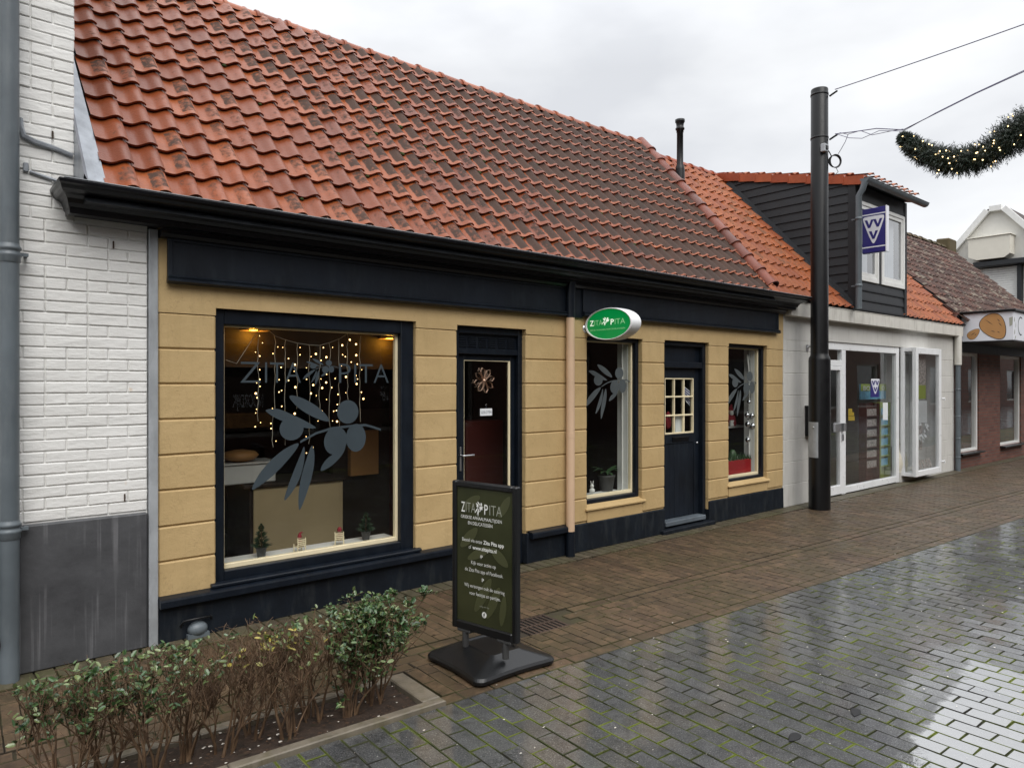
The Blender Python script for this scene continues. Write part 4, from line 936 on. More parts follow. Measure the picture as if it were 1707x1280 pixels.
# ------------------------------------------------------------------ white gabled house beyond
fw = thing('gabled_house', (35, 4.9, 0), 'pale gabled house with a boxy bay behind the brown roof', 'house')
b = MB(); n_ = 5; pf = [(1.9, 0), (7.9, 0), (7.9, 5.6), (5.1, 8.85), (4.7, 8.85), (1.9, 5.6)]
b.add([(35, y_, z_) for y_, z_ in pf] + [(46, y_, z_) for y_, z_ in pf], [tuple(range(6)), tuple(range(6, 12))] + [(k, (k + 1) % 6, 6 + (k + 1) % 6, 6 + k) for k in range(6)]); b.build('wall', 'far_wall', fw)
b = MB()
def strip(pa, th, x0, x1, mi=0):
    for (p0, p1) in zip(pa[:-1], pa[1:]):
        d_ = Vector((p1[0] - p0[0], p1[1] - p0[1])); n2_ = Vector((-d_.y, d_.x)).normalized() * th
        if n2_.y < 0: n2_ = -n2_
        q = [(p0[0], p0[1]), (p1[0], p1[1]), (p1[0] + n2_.x, p1[1] + n2_.y), (p0[0] + n2_.x, p0[1] + n2_.y)]
        b.add([(xx, y_, z_) for xx in (x0, x1) for y_, z_ in q], [(0, 1, 2, 3), (4, 5, 6, 7), (0, 1, 5, 4), (1, 2, 6, 5), (2, 3, 7, 6), (3, 0, 4, 7)], mi)
strip([(8.1, 5.37), (5.12, 8.86), (4.68, 8.86), (1.7, 5.37)], .22, 34.8, 35.05); b.build('barge_board', 'white_paint', fw)
b = MB(); strip([(8.1, 5.45), (5.12, 8.94)], .14, 35.06, 46); strip([(4.68, 8.94), (1.7, 5.45)], .14, 35.06, 46); b.build('roof', 'opposite_roof', fw)
b = MB(); b.extr([(5.45, 6.80), (5.75, 6.95), (5.75, 7.72), (4.25, 7.72), (4.25, 6.95), (4.45, 6.80)], 34.35, 34.99); b.cbox(34.3, 35.0, 4.2, 5.8, 7.72, 7.76, .01); b.build('bay', 'far_panel', fw)
b = MB(); b.cbox(34.4, 34.99, 2.0, 5.6, 6.50, 6.72, .02); b.box(34.7, 34.99, 3.95, 4.1, 3, 6.5); b.build('canopy', 'black_wood', fw)
b = MB()
for k in range(26): b.extr([(5.35, 4.0 + k * .095), (5.35, 4.085 + k * .095), (4.12, 4.085 + k * .095), (4.12, 4.0 + k * .095)], 34.86 + .0, 34.93)
b.build('roller_shutter', 'white_paint', fw)

# ------------------------------------------------------------------ house across the street (seen mirrored in the panes)
oh = thing('brick_house', (5, -11, 0), 'dark brick house across the street, seen only mirrored in the panes', 'house')
b = MB()
wins = [(-6.5, -4.2), (-1.5, 1.2), (2.6, 7.6), (9.2, 12.2), (14, 17), (19, 22.5)]
x = -9
wins += [(24 + 4 * k, 26.5 + 4 * k) for k in range(16)]
for (x0, x1) in wins + [(90, 90)]:
    b.box(x, x0, -11.3, -11, 0, 3.2); x = x1
    if x1 > x0: b.box(x0, x1, -11.3, -11, 0, .4); b.box(x0, x1, -11.3, -11, 2.6, 3.2)
b.box(-9, 90, -11.3, -11.0, 3.2, 5.6); b.build('wall', 'opposite_brick', oh)
b = MB(); b.extr([(-10.8, 5.6), (-14, 8.0), (-17, 5.6)], -9.2, 90.2); b.build('roof', 'opposite_roof', oh)
for (x0, x1) in wins:
    b = MB(); frame4(b, x0, x1, .4, 2.6, -11.22, -11.08, .09, .09, .1, .1); b.add([(x0, -11.18, .4), (x1, -11.18, .4), (x1, -11.18, 2.6), (x0, -11.18, 2.6)], [(0, 1, 2, 3)], 1); b.build('window', ['opposite_frame', 'opposite_glass'], oh)

def at(px, py, Y):
    """world point on the plane y = Y that the photograph shows at this pixel (used once, for measuring)"""
    s_ = (px - 853.5) / 1190.; a_, b_ = .64820 + s_ * .76147, .76147 - s_ * .64820; t_ = (Y - CAMY) / b_
    return Vector((a_ * t_, Y, 1.6 + (640 - py) / 1190. * t_))
# ------------------------------------------------------------------ mirrored shop signs on the house across the street
b = MB(); b.box(5.25, 6.45, -11.06, -11.04, .55, 1.75); b.box(5.3, 6.4, -11.042, -11.03, .62, .95, 1)
put_text(b, 'NOORDIJK', (6.2, -11.025, 1.08), (-1, 0, 0), (0, 0, 1), 0, .68, 0, .30, 0, 2)
wrap('poster', b, ['poster_dark', 'bread', 'paper'], (5.8, -11.05, .55), 'dark bakery poster with large lettering mirrored in the big pane', 'poster')
b = MB(); b.box(8.8, 9.7, -11.06, -11.04, .6, 1.75)
put_text(b, 'sinds', (9.40, -11.025, 1.48), (-1, 0, 0), (0, 0, 1), 0, .22, 0, None, 0, 1); put_text(b, '1897', (9.43, -11.025, 1.18), (-1, 0, 0), (0, 0, 1), 0, .38, 0, .24, 0, 1)
wrap('poster', b, ['poster_dark', 'paper'], (9.2, -11.05, .6), 'dark poster with a year on it mirrored beside the pale bead', 'poster')

# ------------------------------------------------------------------ street mast, cables, garland
MX, MY = 8.937, -.338
mast = thing('street_mast', (MX, MY, 0), 'tall black steel mast standing on the pavement before the white shop', 'mast')
b = MB(); b.lathe((MX, MY, 0), [(.132, 0), (.132, 1.90), (.128, 1.935), (.110, 1.965), (.108, 2.0), (.104, 5.36), (.100, 5.372), (.0, 5.372)], 36); b.build('pole', 'black_steel', mast)
def cyl_patch(mb_, r0, r1, a0, a1, z0, z1, n=10, mi=0):
    vs = []
    for k in range(n + 1):
        a_ = R(a0 + (a1 - a0) * k / n); c_, s_ = math.cos(a_), math.sin(a_)
        vs += [(MX + c_ * r1, MY + s_ * r1, z0), (MX + c_ * r1, MY + s_ * r1, z1), (MX + c_ * r0, MY + s_ * r0, z0), (MX + c_ * r0, MY + s_ * r0, z1)]
    fs = []
    for k in range(n):
        o_ = 4 * k; fs += [(o_, o_ + 4, o_ + 5, o_ + 1), (o_ + 1, o_ + 5, o_ + 7, o_ + 3), (o_, o_ + 2, o_ + 6, o_ + 4)]
    fs += [(0, 1, 3, 2), (4 * n, 4 * n + 1, 4 * n + 3, 4 * n + 2)]; mb_.add(vs, fs, mi)
b = MB(); cyl_patch(b, .130, .136, 135, 200, .665, 1.115); hp = b.build('hatch', 'zinc', mast)
b = MB(); M_ = Vector((MX + math.cos(R(175)) * .137, MY + math.sin(R(175)) * .137, 1.05)); b.ball(M_, .012, 6); b.build('lock', 'steel', hp)
for zc in (5.30, 4.745):
    b = MB(); b.cbox(MX + .085, MX + .15, MY - .04, MY - .02, zc - .04, zc + .03, .004); b.lathe((MX, MY, zc), [(.1065, -.012), (.109, -.012), (.109, .012), (.1065, .012)], 24)
    b.tube([(MX + .06, MY - .10, zc - .03), (MX + .07, MY - .16, zc), (MX + .06, MY - .20, zc + .008)], .012, 6)
    b.build('wire_clamp', 'black_steel', mast)
b = MB(); bx = Vector((MX - .075, MY - .10, 4.60)); b.cbox(bx.x - .045, bx.x + .045, bx.y - .03, bx.y + .03, 4.53, 4.63, .006); b.cbox(bx.x - .025, bx.x + .025, bx.y - .045, bx.y - .029, 4.555, 4.605, .004, 1)
b.build('socket_box', ['zinc', 'black_plastic'], mast)
b = MB(); cc_ = Vector((MX + .11, MY - .16, 4.44))
for q in range(3):
    b.tube([cc_ + Vector((.053 * math.cos(a_) * (1 + .08 * q), -.045 * math.cos(a_) + .01 * q, .085 * math.sin(a_) * (1 - .06 * q))) for a_ in [2 * math.pi * k / 20 for k in range(21)]], .006, 5, cap=False)
b.tube([cc_ + Vector((-.05, .03, .05)), cc_ + Vector((-.12, .03, .1)), cc_ + Vector((-.16, .04, .13))], .007, 5)
b.tube([cc_ + Vector((.0, -.0, -.08)), cc_ + Vector((.02, -.02, -.14)), cc_ + Vector((-.04, .02, -.20))], .004, 5); b.build('cable_coil', 'cable_black', mast)
def catn(p, q, sag, n=16): 
    p, q = Vector(p), Vector(q); return [p.lerp(q, k / n) - Vector((0, 0, sag * 4 * (k / n) * (1 - k / n))) for k in range(n + 1)]
P1 = (MX - .0, MY - .20, 5.31)
b = MB(); b.tube(catn(P1, (8.9, -7.5, 5.75), .09, 20), .006, 5); wrap('span_wire', b, 'cable_violet', P1, 'single thin wire running off from the very top of the mast', 'wire')
P2 = (8.94, MY - .20, 4.75)
b = MB(); G1 = Vector((8.9, -1.36, 4.60)); G2 = Vector((8.9, -2.55, 4.86)); far_ = Vector((8.9, -7.5, 5.95))
b.tube([Vector(P2), Vector((8.93, -.75, 4.715)), Vector((8.92, -1.05, 4.675)), G1 - Vector((0, 0, .03)), Vector((8.9, -1.7, 4.66)), Vector((8.9, -2.1, 4.765)), G2, Vector((8.9, -4, 5.24)), far_], .006, 5)
b.tube([Vector(P2) + Vector((0, 0, .004)), Vector((8.93, -.72, 4.65)), Vector((8.92, -.88, 4.60)), Vector((8.92, -1.08, 4.64)), G1 - Vector((0, 0, .045)), Vector((8.905, -1.7, 4.67)), Vector((8.905, -2.1, 4.775)), G2 + Vector((0, 0, .012))], .004, 5)
b.tube([Vector(P2) + Vector((0, -.06, .0)), Vector((8.93, -.70, 4.70)), Vector((8.92, -.86, 4.70)), Vector((8.92, -1.0, 4.61)), Vector((8.92, -1.2, 4.60)), G1 - Vector((0, 0, .02))], .004, 5)
b.tube([Vector((8.94, -.70, 4.70)), Vector((8.95, -.66, 4.62)), Vector((8.96, -.60, 4.54)), cc_ + Vector((.02, -.02, .09))], .004, 5)
wrap('span_wire', b, 'cable_violet', P2, 'tangled lower wires from the mast that carry the garland', 'wire')
gl = thing('garland', (8.9, -1.37, 4.48), 'dark green needle garland with warm lights hanging from the lower wires', 'garland')
GP = [(-1.345, 4.50, .03), (-1.40, 4.43, .085), (-1.59, 4.23, .125), (-1.86, 4.08, .155), (-2.15, 4.06, .155), (-2.38, 4.17, .18), (-2.54, 4.27, .20), (-2.85, 4.46, .21), (-3.2, 4.66, .2), (-3.7, 4.8, .2), (-4.3, 4.85, .2)]
def gpath(u):
    k = min(int(u), len(GP) - 2); f_ = u - k; p0, p1, p2, p3 = GP[max(k - 1, 0)], GP[k], GP[k + 1], GP[min(k + 2, len(GP) - 1)]
    r_ = []
    for i_ in range(3):
        a0, a1, a2, a3 = p0[i_], p1[i_], p2[i_], p3[i_]
        r_.append(.5 * (2 * a1 + (a2 - a0) * f_ + (2 * a0 - 5 * a1 + 4 * a2 - a3) * f_ ** 2 + (3 * a1 - a0 - 3 * a2 + a3) * f_ ** 3))
    return Vector((8.9, r_[0], r_[1])), r_[2]
b = MB(); pts = [gpath(k * .25) for k in range(40)]; b.tube([p_[0] for p_ in pts], [max(.02, p_[1] * .62) for p_ in pts], 10); b.build('core', 'garland_needle', gl)
b = MB(); bl = MB(); r2 = random.Random(3)
for _ in range(4200):
    u = r2.uniform(0, 9.6) if r2.random() > .65 else r2.uniform(0, 6.3); c_, rad = gpath(u); rad *= 1 + .28 * noise.noise(Vector((u * 3.1, 0, 1)))
    d_ = Vector((r2.gauss(0, 1), r2.gauss(0, 1), r2.gauss(0, 1))).normalized(); tw_ = gpath(min(u + .1, 9.8))[0] - c_; tw_.normalize(); d_ = (d_ - tw_ * d_.dot(tw_) * .6).normalized()
    tip = c_ + d_ * rad * r2.uniform(.72, 1.22); st_ = c_ + d_ * rad * .45; ax = (tip - st_); 
    for q in range(7):
        f_ = .15 + .85 * q / 6; base = st_ + ax * f_; sd = Vector((r2.gauss(0, 1), r2.gauss(0, 1), r2.gauss(0, 1))); sd = (sd - ax.normalized() * sd.dot(ax.normalized())).normalized()
        t_ = base + (ax.normalized() * .8 + sd) * r2.uniform(.022, .042); wd = ax.cross(sd).normalized() * .0045
        b.add([base - wd, base + wd, t_], [(0, 1, 2)])
b.build('needles', 'garland_needle', gl, kind='stuff')
for _ in range(105):
    u = r2.uniform(.9, 8.5); c_, rad = gpath(u); d_ = Vector((-abs(r2.gauss(0, 1)), r2.gauss(0, 1), r2.gauss(0, 1))).normalized(); bl.ball(c_ + d_ * rad * r2.uniform(.92, 1.08), .0075, 4)
bl.build('bulbs', 'bulb_garland', gl, kind='stuff')

# ------------------------------------------------------------------ signs
def vmark(b, o, u, vv, nrm, x0, y0, w_, h_, th=.002, mi=0, mi2=1):
    """white triangle with three V strokes, in the rectangle"""
    T = lambda x_, y_: (x0 + x_ * w_, y0 + y_ * h_)
    tri = smooth_closed([T(.5, -.04), T(.38, .10), T(.03, .82), T(.0, 1.0), T(.16, 1.02), T(.84, 1.02), T(1.0, 1.0), T(.97, .82), T(.62, .10)])
    b.poly(tri, o, u, vv, nrm, th, mi)
    o2 = Vector(o) + Vector(nrm) * (th + .001)
    for (cx_, cy_) in ((.30, .60), (.70, .60), (.5, .17)):
        k = .150; hh = .29; t_ = .062
        pl = [T(cx_ - k - t_, cy_ + hh), T(cx_ - k + t_, cy_ + hh), T(cx_, cy_ + .10), T(cx_ + k - t_, cy_ + hh), T(cx_ + k + t_, cy_ + hh), T(cx_ + t_ * .8, cy_ - .01), T(cx_ - t_ * .8, cy_ - .01)]
        b.poly(pl, o2, u, vv, nrm, .0015, mi2)
fs_ = thing('projecting_sign', (10.65, -.1, 3.49), 'blue square sign with a white triangle and three V marks', 'sign')
b = MB(); b.cbox(10.63, 10.70, -.465, -.135, 3.49, 4.135, .01, 0); b.build('sign_box', 'blue_sign', fs_)
b = MB(); b.cbox(10.622, 10.708, -.482, -.4655, 3.485, 4.14, .003); b.build('edge_profile', 'sign_white', fs_)
U_ = (0, -1, 0); NX = (-1, 0, 0)
b = MB(); O2 = (10.629, -.135, 3.49)
b.poly([(0, .075), (.33, .075), (.33, .092), (0, .092)], O2, U_, AZ, NX, .002); b.poly([(0, .545), (.33, .545), (.33, .562), (0, .562)], O2, U_, AZ, NX, .002)
vmark(b, O2, U_, AZ, NX, .015, .135, .30, .385); b.build('emblem', ['sign_white', 'blue_sign'], fs_)
for z_ in (3.62, 4.02): b = MB(); b.tube([(10.665, -.136, z_), (10.665, -.10, z_)], .012, 6); b.build('bracket', 'steel', fs_)

ov = thing('oval_sign', (5.0, 0, 2.155), 'green oval illuminated sign in a white drum beside the cream downpipe', 'sign')
oc = Vector((4.955, -.30, 2.155)); RA, RB = .290, .148
def oring(x_, k): return [(x_, oc.y + math.cos(a_) * RA * k, oc.z + math.sin(a_) * RB * k) for a_ in [2 * math.pi * j / 48 for j in range(48)]]
b = MB(); rr_ = [oring(4.962, .925), oring(4.950, .935), oring(4.947, .97), oring(4.955, 1.0), oring(4.99, 1.015), oring(5.045, 1.015), oring(5.08, 1.0), oring(5.088, .97), oring(5.085, .935), oring(5.073, .925)]
for a_, c_ in zip(rr_[:-1], rr_[1:]): b.add(a_ + c_, [(j, (j + 1) % 48, 48 + (j + 1) % 48, 48 + j) for j in range(48)], 0, True)
b.build('drum', 'white_plastic', ov)
b = MB(); b.add(oring(4.960, .93), [tuple(range(48))]); b.add(oring(5.075, .93), [tuple(range(48))]); fc = b.build('face', 'sign_green', ov)
b = MB(); O3 = (4.957, -.035, 2.155)
put_text(b, 'Z', O3, U_, AZ, .035, .085, -.008, .045, .012, 0); put_text(b, 'ITA', O3, U_, AZ, .095, .195, -.008, .045, -.004, 1)
olive(b, O3, U_, AZ, .190, .290, -.016, .064, nrm=NX, th=.0002)
put_text(b, 'P', O3, U_, AZ, .297, .335, -.008, .045, .012, 0); put_text(b, 'ITA', O3, U_, AZ, .347, .470, -.008, .045, -.004, 1)
put_text(b, 'GRIEKSE AFHAALMAALTIJDEN EN DELICATESSEN', O3, U_, AZ, .035, .47, -.055, -.042, 0, 1)
b.build('lettering', ['sign_lettering', 'sign_lettering_dim'], fc)
b = MB(); b.lathe((0, 0, 0), [(.0, -.012), (.042, -.012), (.045, -.006), (.042, .0), (.028, .006)], 16, M=Matrix.Rotation(R(90), 3, 'X')); b.v = [(x_ + 4.975, y_ - .004, z_ + 2.13) for x_, y_, z_ in b.v]
b.tube([(4.985, -.0, 2.14), (5.01, -.02, 2.15), (5.02, -.05, 2.15)], .02, 8); b.build('bracket', 'steel', ov)

bs = thing('bakery_sign', (15.1, 0, 2.37), 'white box sign with brown almond drawings over the bakery front', 'sign')
b = MB(); b.cbox(15.10, 19.6, -.85, -.02, 2.385, 2.905, .008); b.build('sign_box', 'sign_white', bs)
b = MB(); b.cbox(15.06, 19.64, -.89, -.0, 2.907, 2.945, .006); b.cbox(15.095, 19.605, -.855, -.02, 2.365, 2.384, .002); b.build('sign_cap', 'black_steel', bs)
b = MB(); O4 = (15.098, 0, 2.385)
def almond(cx_, cy_, rx, ry, an, slits, k):
    pts = []
    for j in range(28):
        t_ = 2 * math.pi * j / 28; x_, y_ = math.cos(t_) * rx * (1 + .12 * math.cos(t_)), math.sin(t_) * ry * (1 - .22 * math.cos(t_)); pts.append((cx_ + x_ * math.cos(an) - y_ * math.sin(an), cy_ + x_ * math.sin(an) + y_ * math.cos(an)))
    big = [(cx_ + (p_[0] - cx_) * 1.05, cy_ + (p_[1] - cy_) * 1.05) for p_ in pts]
    b.poly(big, O4, U_, AZ, NX, .001, 1); b.poly(pts, Vector(O4) + Vector(NX) * .0015, U_, AZ, NX, .001, 0)
    for (sx_, sy_, ln, a2) in slits:
        px_, py_ = cx_ + sx_ * rx, cy_ + sy_ * ry; d_ = (math.cos(a2) * ln, math.sin(a2) * ln); n_ = (-math.sin(a2) * .006, math.cos(a2) * .006)
        b.poly([(px_ - d_[0], py_ - d_[1]), (px_ + n_[0], py_ + n_[1]), (px_ + d_[0], py_ + d_[1]), (px_ - n_[0], py_ - n_[1])], Vector(O4) + Vector(NX) * .003, U_, AZ, NX, .001, 1)
almond(.535, .275, .245, .185, R(-58), [(-.25, .35, .09, R(-40)), (.35, .5, .04, R(-50)), (.45, .1, .05, R(-55)), (.0, -.55, .04, R(-20)), (.35, -.65, .03, R(-30))], 0)
almond(.215, .135, .115, .075, R(42), [(.0, .1, .05, R(38)), (.35, -.1, .025, R(40))], 1)
b.poly([(.78, .40), (.84, .42), (.83, .27), (.79, .25)], O4, U_, AZ, NX, .001, 2)
O5 = (15.1, -.852, 2.385)
for (x_, z_, w_, h_) in ((.03, .10, .05, .10), (.07, .02, .06, .07), (.10, .22, .03, .12), (.02, .32, .05, .1)): b.poly(smooth_closed([(x_, z_), (x_ + w_, z_ + .02), (x_ + w_ * .8, z_ + h_), (x_ + .01, z_ + h_ * .8)]), O5, AX, AZ, NY, .001, 2)
b.poly([(.42 + math.cos(a_) * .17, .27 + math.sin(a_) * .17) for a_ in [R(60 + k * 12) for k in range(20)]] + [(.42 + math.cos(a_) * .15, .27 + math.sin(a_) * .15) for a_ in [R(60 + k * 12) for k in reversed(range(20))]], O5, AX, AZ, NY, .001, 1)
b.build('bread_drawing', ['bread', 'ink', 'board_grey'], bs)

# ------------------------------------------------------------------ pavement board
pb = thing('pavement_board', (2.57, -1.53, 0), 'black framed swing board with olive green poster on a black base', 'sign board')
pl0 = Vector((2.425, -1.368, .195)); u_ = Vector((.092, -.469, 0)); PW = u_.length; u_.normalize(); PH = .848; nn_ = Vector((u_.y, -u_.x, 0))
if nn_.dot(Vector((-2.4, -3.4, 0))) < 0: nn_ = -nn_
Mb = Matrix(((u_.x, -nn_.x, 0, pl0.x), (u_.y, -nn_.y, 0, pl0.y), (0, 0, 1, pl0.z), (0, 0, 0, 1)))   # x along board, y away from viewer, z up
b = MB()
for (x0, x1, z0, z1) in ((0, .034, 0, PH), (PW - .034, PW, 0, PH), (.034, PW - .034, 0, .05), (.034, PW - .034, PH - .034, PH)): b.cbox(x0, x1, -.006, .036, z0, z1, .007, M=Mb)
b.box(.03, PW - .03, .008, .030, .03, PH - .03, M=Mb)
pn = b.build('panel', 'black_plastic', pb)
b = MB(); b.add([Mb @ Vector(p_) for p_ in ((.03, .0065, .046), (PW - .03, .0065, .046), (PW - .03, .0065, PH - .03), (.03, .0065, PH - .03))], [(0, 1, 2, 3)])
po = b.build('poster', 'poster_olive', pn)
O6 = pl0 - Vector((0, 0, 0)) + nn_ * -.0055; uu, vz = tuple(u_), AZ
b = MB()
OW = tuple(O6)
# pale branch shapes printed on the poster
def leafshape(x0, y0, x1, y1, w_, mi):
    d_ = Vector((x1 - x0, y1 - y0)); n_ = Vector((-d_.y, d_.x)).normalized() * w_
    b.poly(smooth_closed([(x0, y0), (x0 + d_.x * .3 + n_.x, y0 + d_.y * .3 + n_.y), (x0 + d_.x * .7 + n_.x, y0 + d_.y * .7 + n_.y), (x1, y1), (x0 + d_.x * .7 - n_.x, y0 + d_.y * .7 - n_.y), (x0 + d_.x * .3 - n_.x, y0 + d_.y * .3 - n_.y)]), Vector(OW), uu, vz, tuple(nn_), .0002, mi)
for q in ((.05, .46, .20, .60, .03), (.06, .68, .22, .78, .028), (.16, .10, .30, .34, .03), (.25, .08, .36, .30, .028), (.36, .06, .39, .26, .022), (.28, .50, .42, .40, .03), (.10, .40, .30, .50, .025), (.34, .66, .43, .80, .025)): leafshape(*q, 0)
b.build('printed_branch', 'board_shape', po)
b = MB(); OT = Vector(OW) + nn_ * .0012; Hh = lambda f_: PH * (1 - f_)
def ln(txt, x0, x1, f_, h_=None, wgt=0.0, mi=0): put_text(b, txt, OT, uu, vz, x0 * PW, x1 * PW, Hh(f_), None if h_ is None else Hh(f_) + h_, wgt, mi)
ln('Z', .14, .20, .205, .060, .006); ln('ITA', .215, .365, .205, .060, -.012, 1); olive(b, OT, uu, vz, .36 * PW, .50 * PW, Hh(.225), Hh(.125), nrm=tuple(nn_), th=.0002)
ln('P', .505, .56, .205, .060, .006); ln('ITA', .585, .77, .205, .060, -.012, 1)
ln('GRIEKSE AFHAALMAALTIJDEN', .135, .77, .248, .019, .0); ln('EN DELICATESSEN', .25, .63, .285, .019, .0)
ln('Bestel via onze', .155, .47, .402, .021, -.004); ln('Zita Pita app', .49, .80, .402, .022, .018); ln('of', .26, .30, .447, .021, -.004); ln('www.zitapita.nl', .32, .69, .447, .022, .018)
olive(b, OT, uu, vz, .44 * PW, .49 * PW, Hh(.502), Hh(.475), nrm=tuple(nn_), th=.0002)
ln('Kijk voor acties op', .30, .68, .548, .021, -.004); ln('de Zita Pita app of Facebook.', .20, .79, .598, .021, -.004)
olive(b, OT, uu, vz, .46 * PW, .51 * PW, Hh(.655), Hh(.628), nrm=tuple(nn_), th=.0002)
ln('Wij verzorgen ook de catering', .19, .81, .705, .021, -.004); ln('voor feestjes en partijen.', .27, .75, .753, .021, -.004)
ln('volg ons op', .43, .58, .820, .009, -.004, 1)
b.poly(ell(.505 * PW, Hh(.868), .017, .017), OT, uu, vz, tuple(nn_), .0004, 0)
put_text(b, 'f', Vector(OT) + nn_ * .0008, uu, vz, .49 * PW, .519 * PW, Hh(.883), Hh(.883) + .024, .02, 2)
b.build('lettering', ['board_white', 'board_grey', 'ink'], po)
for f_ in (.19, .81):
    b = MB()
    for yy in (0.015,): b.tube([Mb @ Vector((f_ * PW, yy, -.10)), Mb @ Vector((f_ * PW, yy, .005))], [.019, .019], 10)
    b.cbox(f_ * PW - .05, f_ * PW + .05, -.004, .034, -.014, .004, .004, M=Mb)
    b.build('leg', 'pot_grey', pb)
b = MB(); bc = Vector((2.575, -1.535, 0)); ra = R(-2)
def rsq(hx, hy, z_, cr, bow=0, n_=6):
    pts = []
    for (sx_, sy_) in ((1, 1), (-1, 1), (-1, -1), (1, -1)):
        a0 = math.atan2(sy_, sx_) - math.pi / 4
        for k in range(n_ + 1):
            a_ = a0 + math.pi / 2 * k / n_; pts.append([sx_ * (hx - cr) + math.cos(a_) * cr, sy_ * (hy - cr) + math.sin(a_) * cr])
    out_ = []
    for i_, p_ in enumerate(pts):
        out_.append(p_)
        q_ = pts[(i_ + 1) % len(pts)]
        if (Vector(q_) - Vector(p_)).length > hx * .6:
            for f_ in (.25, .5, .75):
                m_ = [p_[0] + (q_[0] - p_[0]) * f_, p_[1] + (q_[1] - p_[1]) * f_]; s_ = 1 - bow * math.sin(math.pi * f_); out_.append([m_[0] * s_, m_[1] * s_])
    return [(bc.x + p_[0] * math.cos(ra) - p_[1] * math.sin(ra), bc.y + p_[0] * math.sin(ra) + p_[1] * math.cos(ra), z_) for p_ in out_]
rings = [rsq(.262, .255, .004, .05, .05), rsq(.276, .268, .012, .05, .05), rsq(.278, .270, .030, .05, .05), rsq(.268, .260, .044, .05, .05), rsq(.115, .165, .098, .03, .02), rsq(.105, .155, .104, .03, .02), rsq(.09, .14, .104, .03), rsq(.084, .134, .096, .03)]
n_ = len(rings[0])
for a_, c_ in zip(rings[:-1], rings[1:]): b.add(a_ + c_, [(j, (j + 1) % n_, n_ + (j + 1) % n_, n_ + j) for j in range(n_)])
b.add(rings[-1], [tuple(range(n_))]); b.build('base', 'black_plastic', pb)

# ------------------------------------------------------------------ drain grate
gr = MB(); 
for k in range(9):
    p_ = 3.04 + k * .038
    vs = [PQ(p_, .50, -.004), PQ(p_ + .016, .50, -.004), PQ(p_ + .016, .785, -.004), PQ(p_, .785, -.004)]; gr.add(vs + [v_ - Vector((0, 0, .02)) for v_ in vs], [(0, 1, 2, 3), (0, 1, 5, 4), (1, 2, 6, 5), (2, 3, 7, 6), (3, 0, 4, 7)])
for (q0, q1) in ((.50, .515), (.635, .65), (.77, .785)):
    vs = [PQ(3.035, q0, -.002), PQ(3.365, q0, -.002), PQ(3.365, q1, -.002), PQ(3.035, q1, -.002)]; gr.add(vs + [v_ - Vector((0, 0, .02)) for v_ in vs], [(0, 1, 2, 3), (0, 1, 5, 4), (1, 2, 6, 5), (2, 3, 7, 6), (3, 0, 4, 7)])
vs = [PQ(3.03, .49, -.0085), PQ(3.37, .49, -.0085), PQ(3.37, .79, -.0085), PQ(3.03, .79, -.0085)]; gr.add(vs, [(0, 1, 2, 3)], 1)
wrap('drain_grate', gr, ['rust', 'grille_black'], tuple(PQ(3.2, .64)), 'rusty iron drain grate in the gutter row behind the board', 'drain')

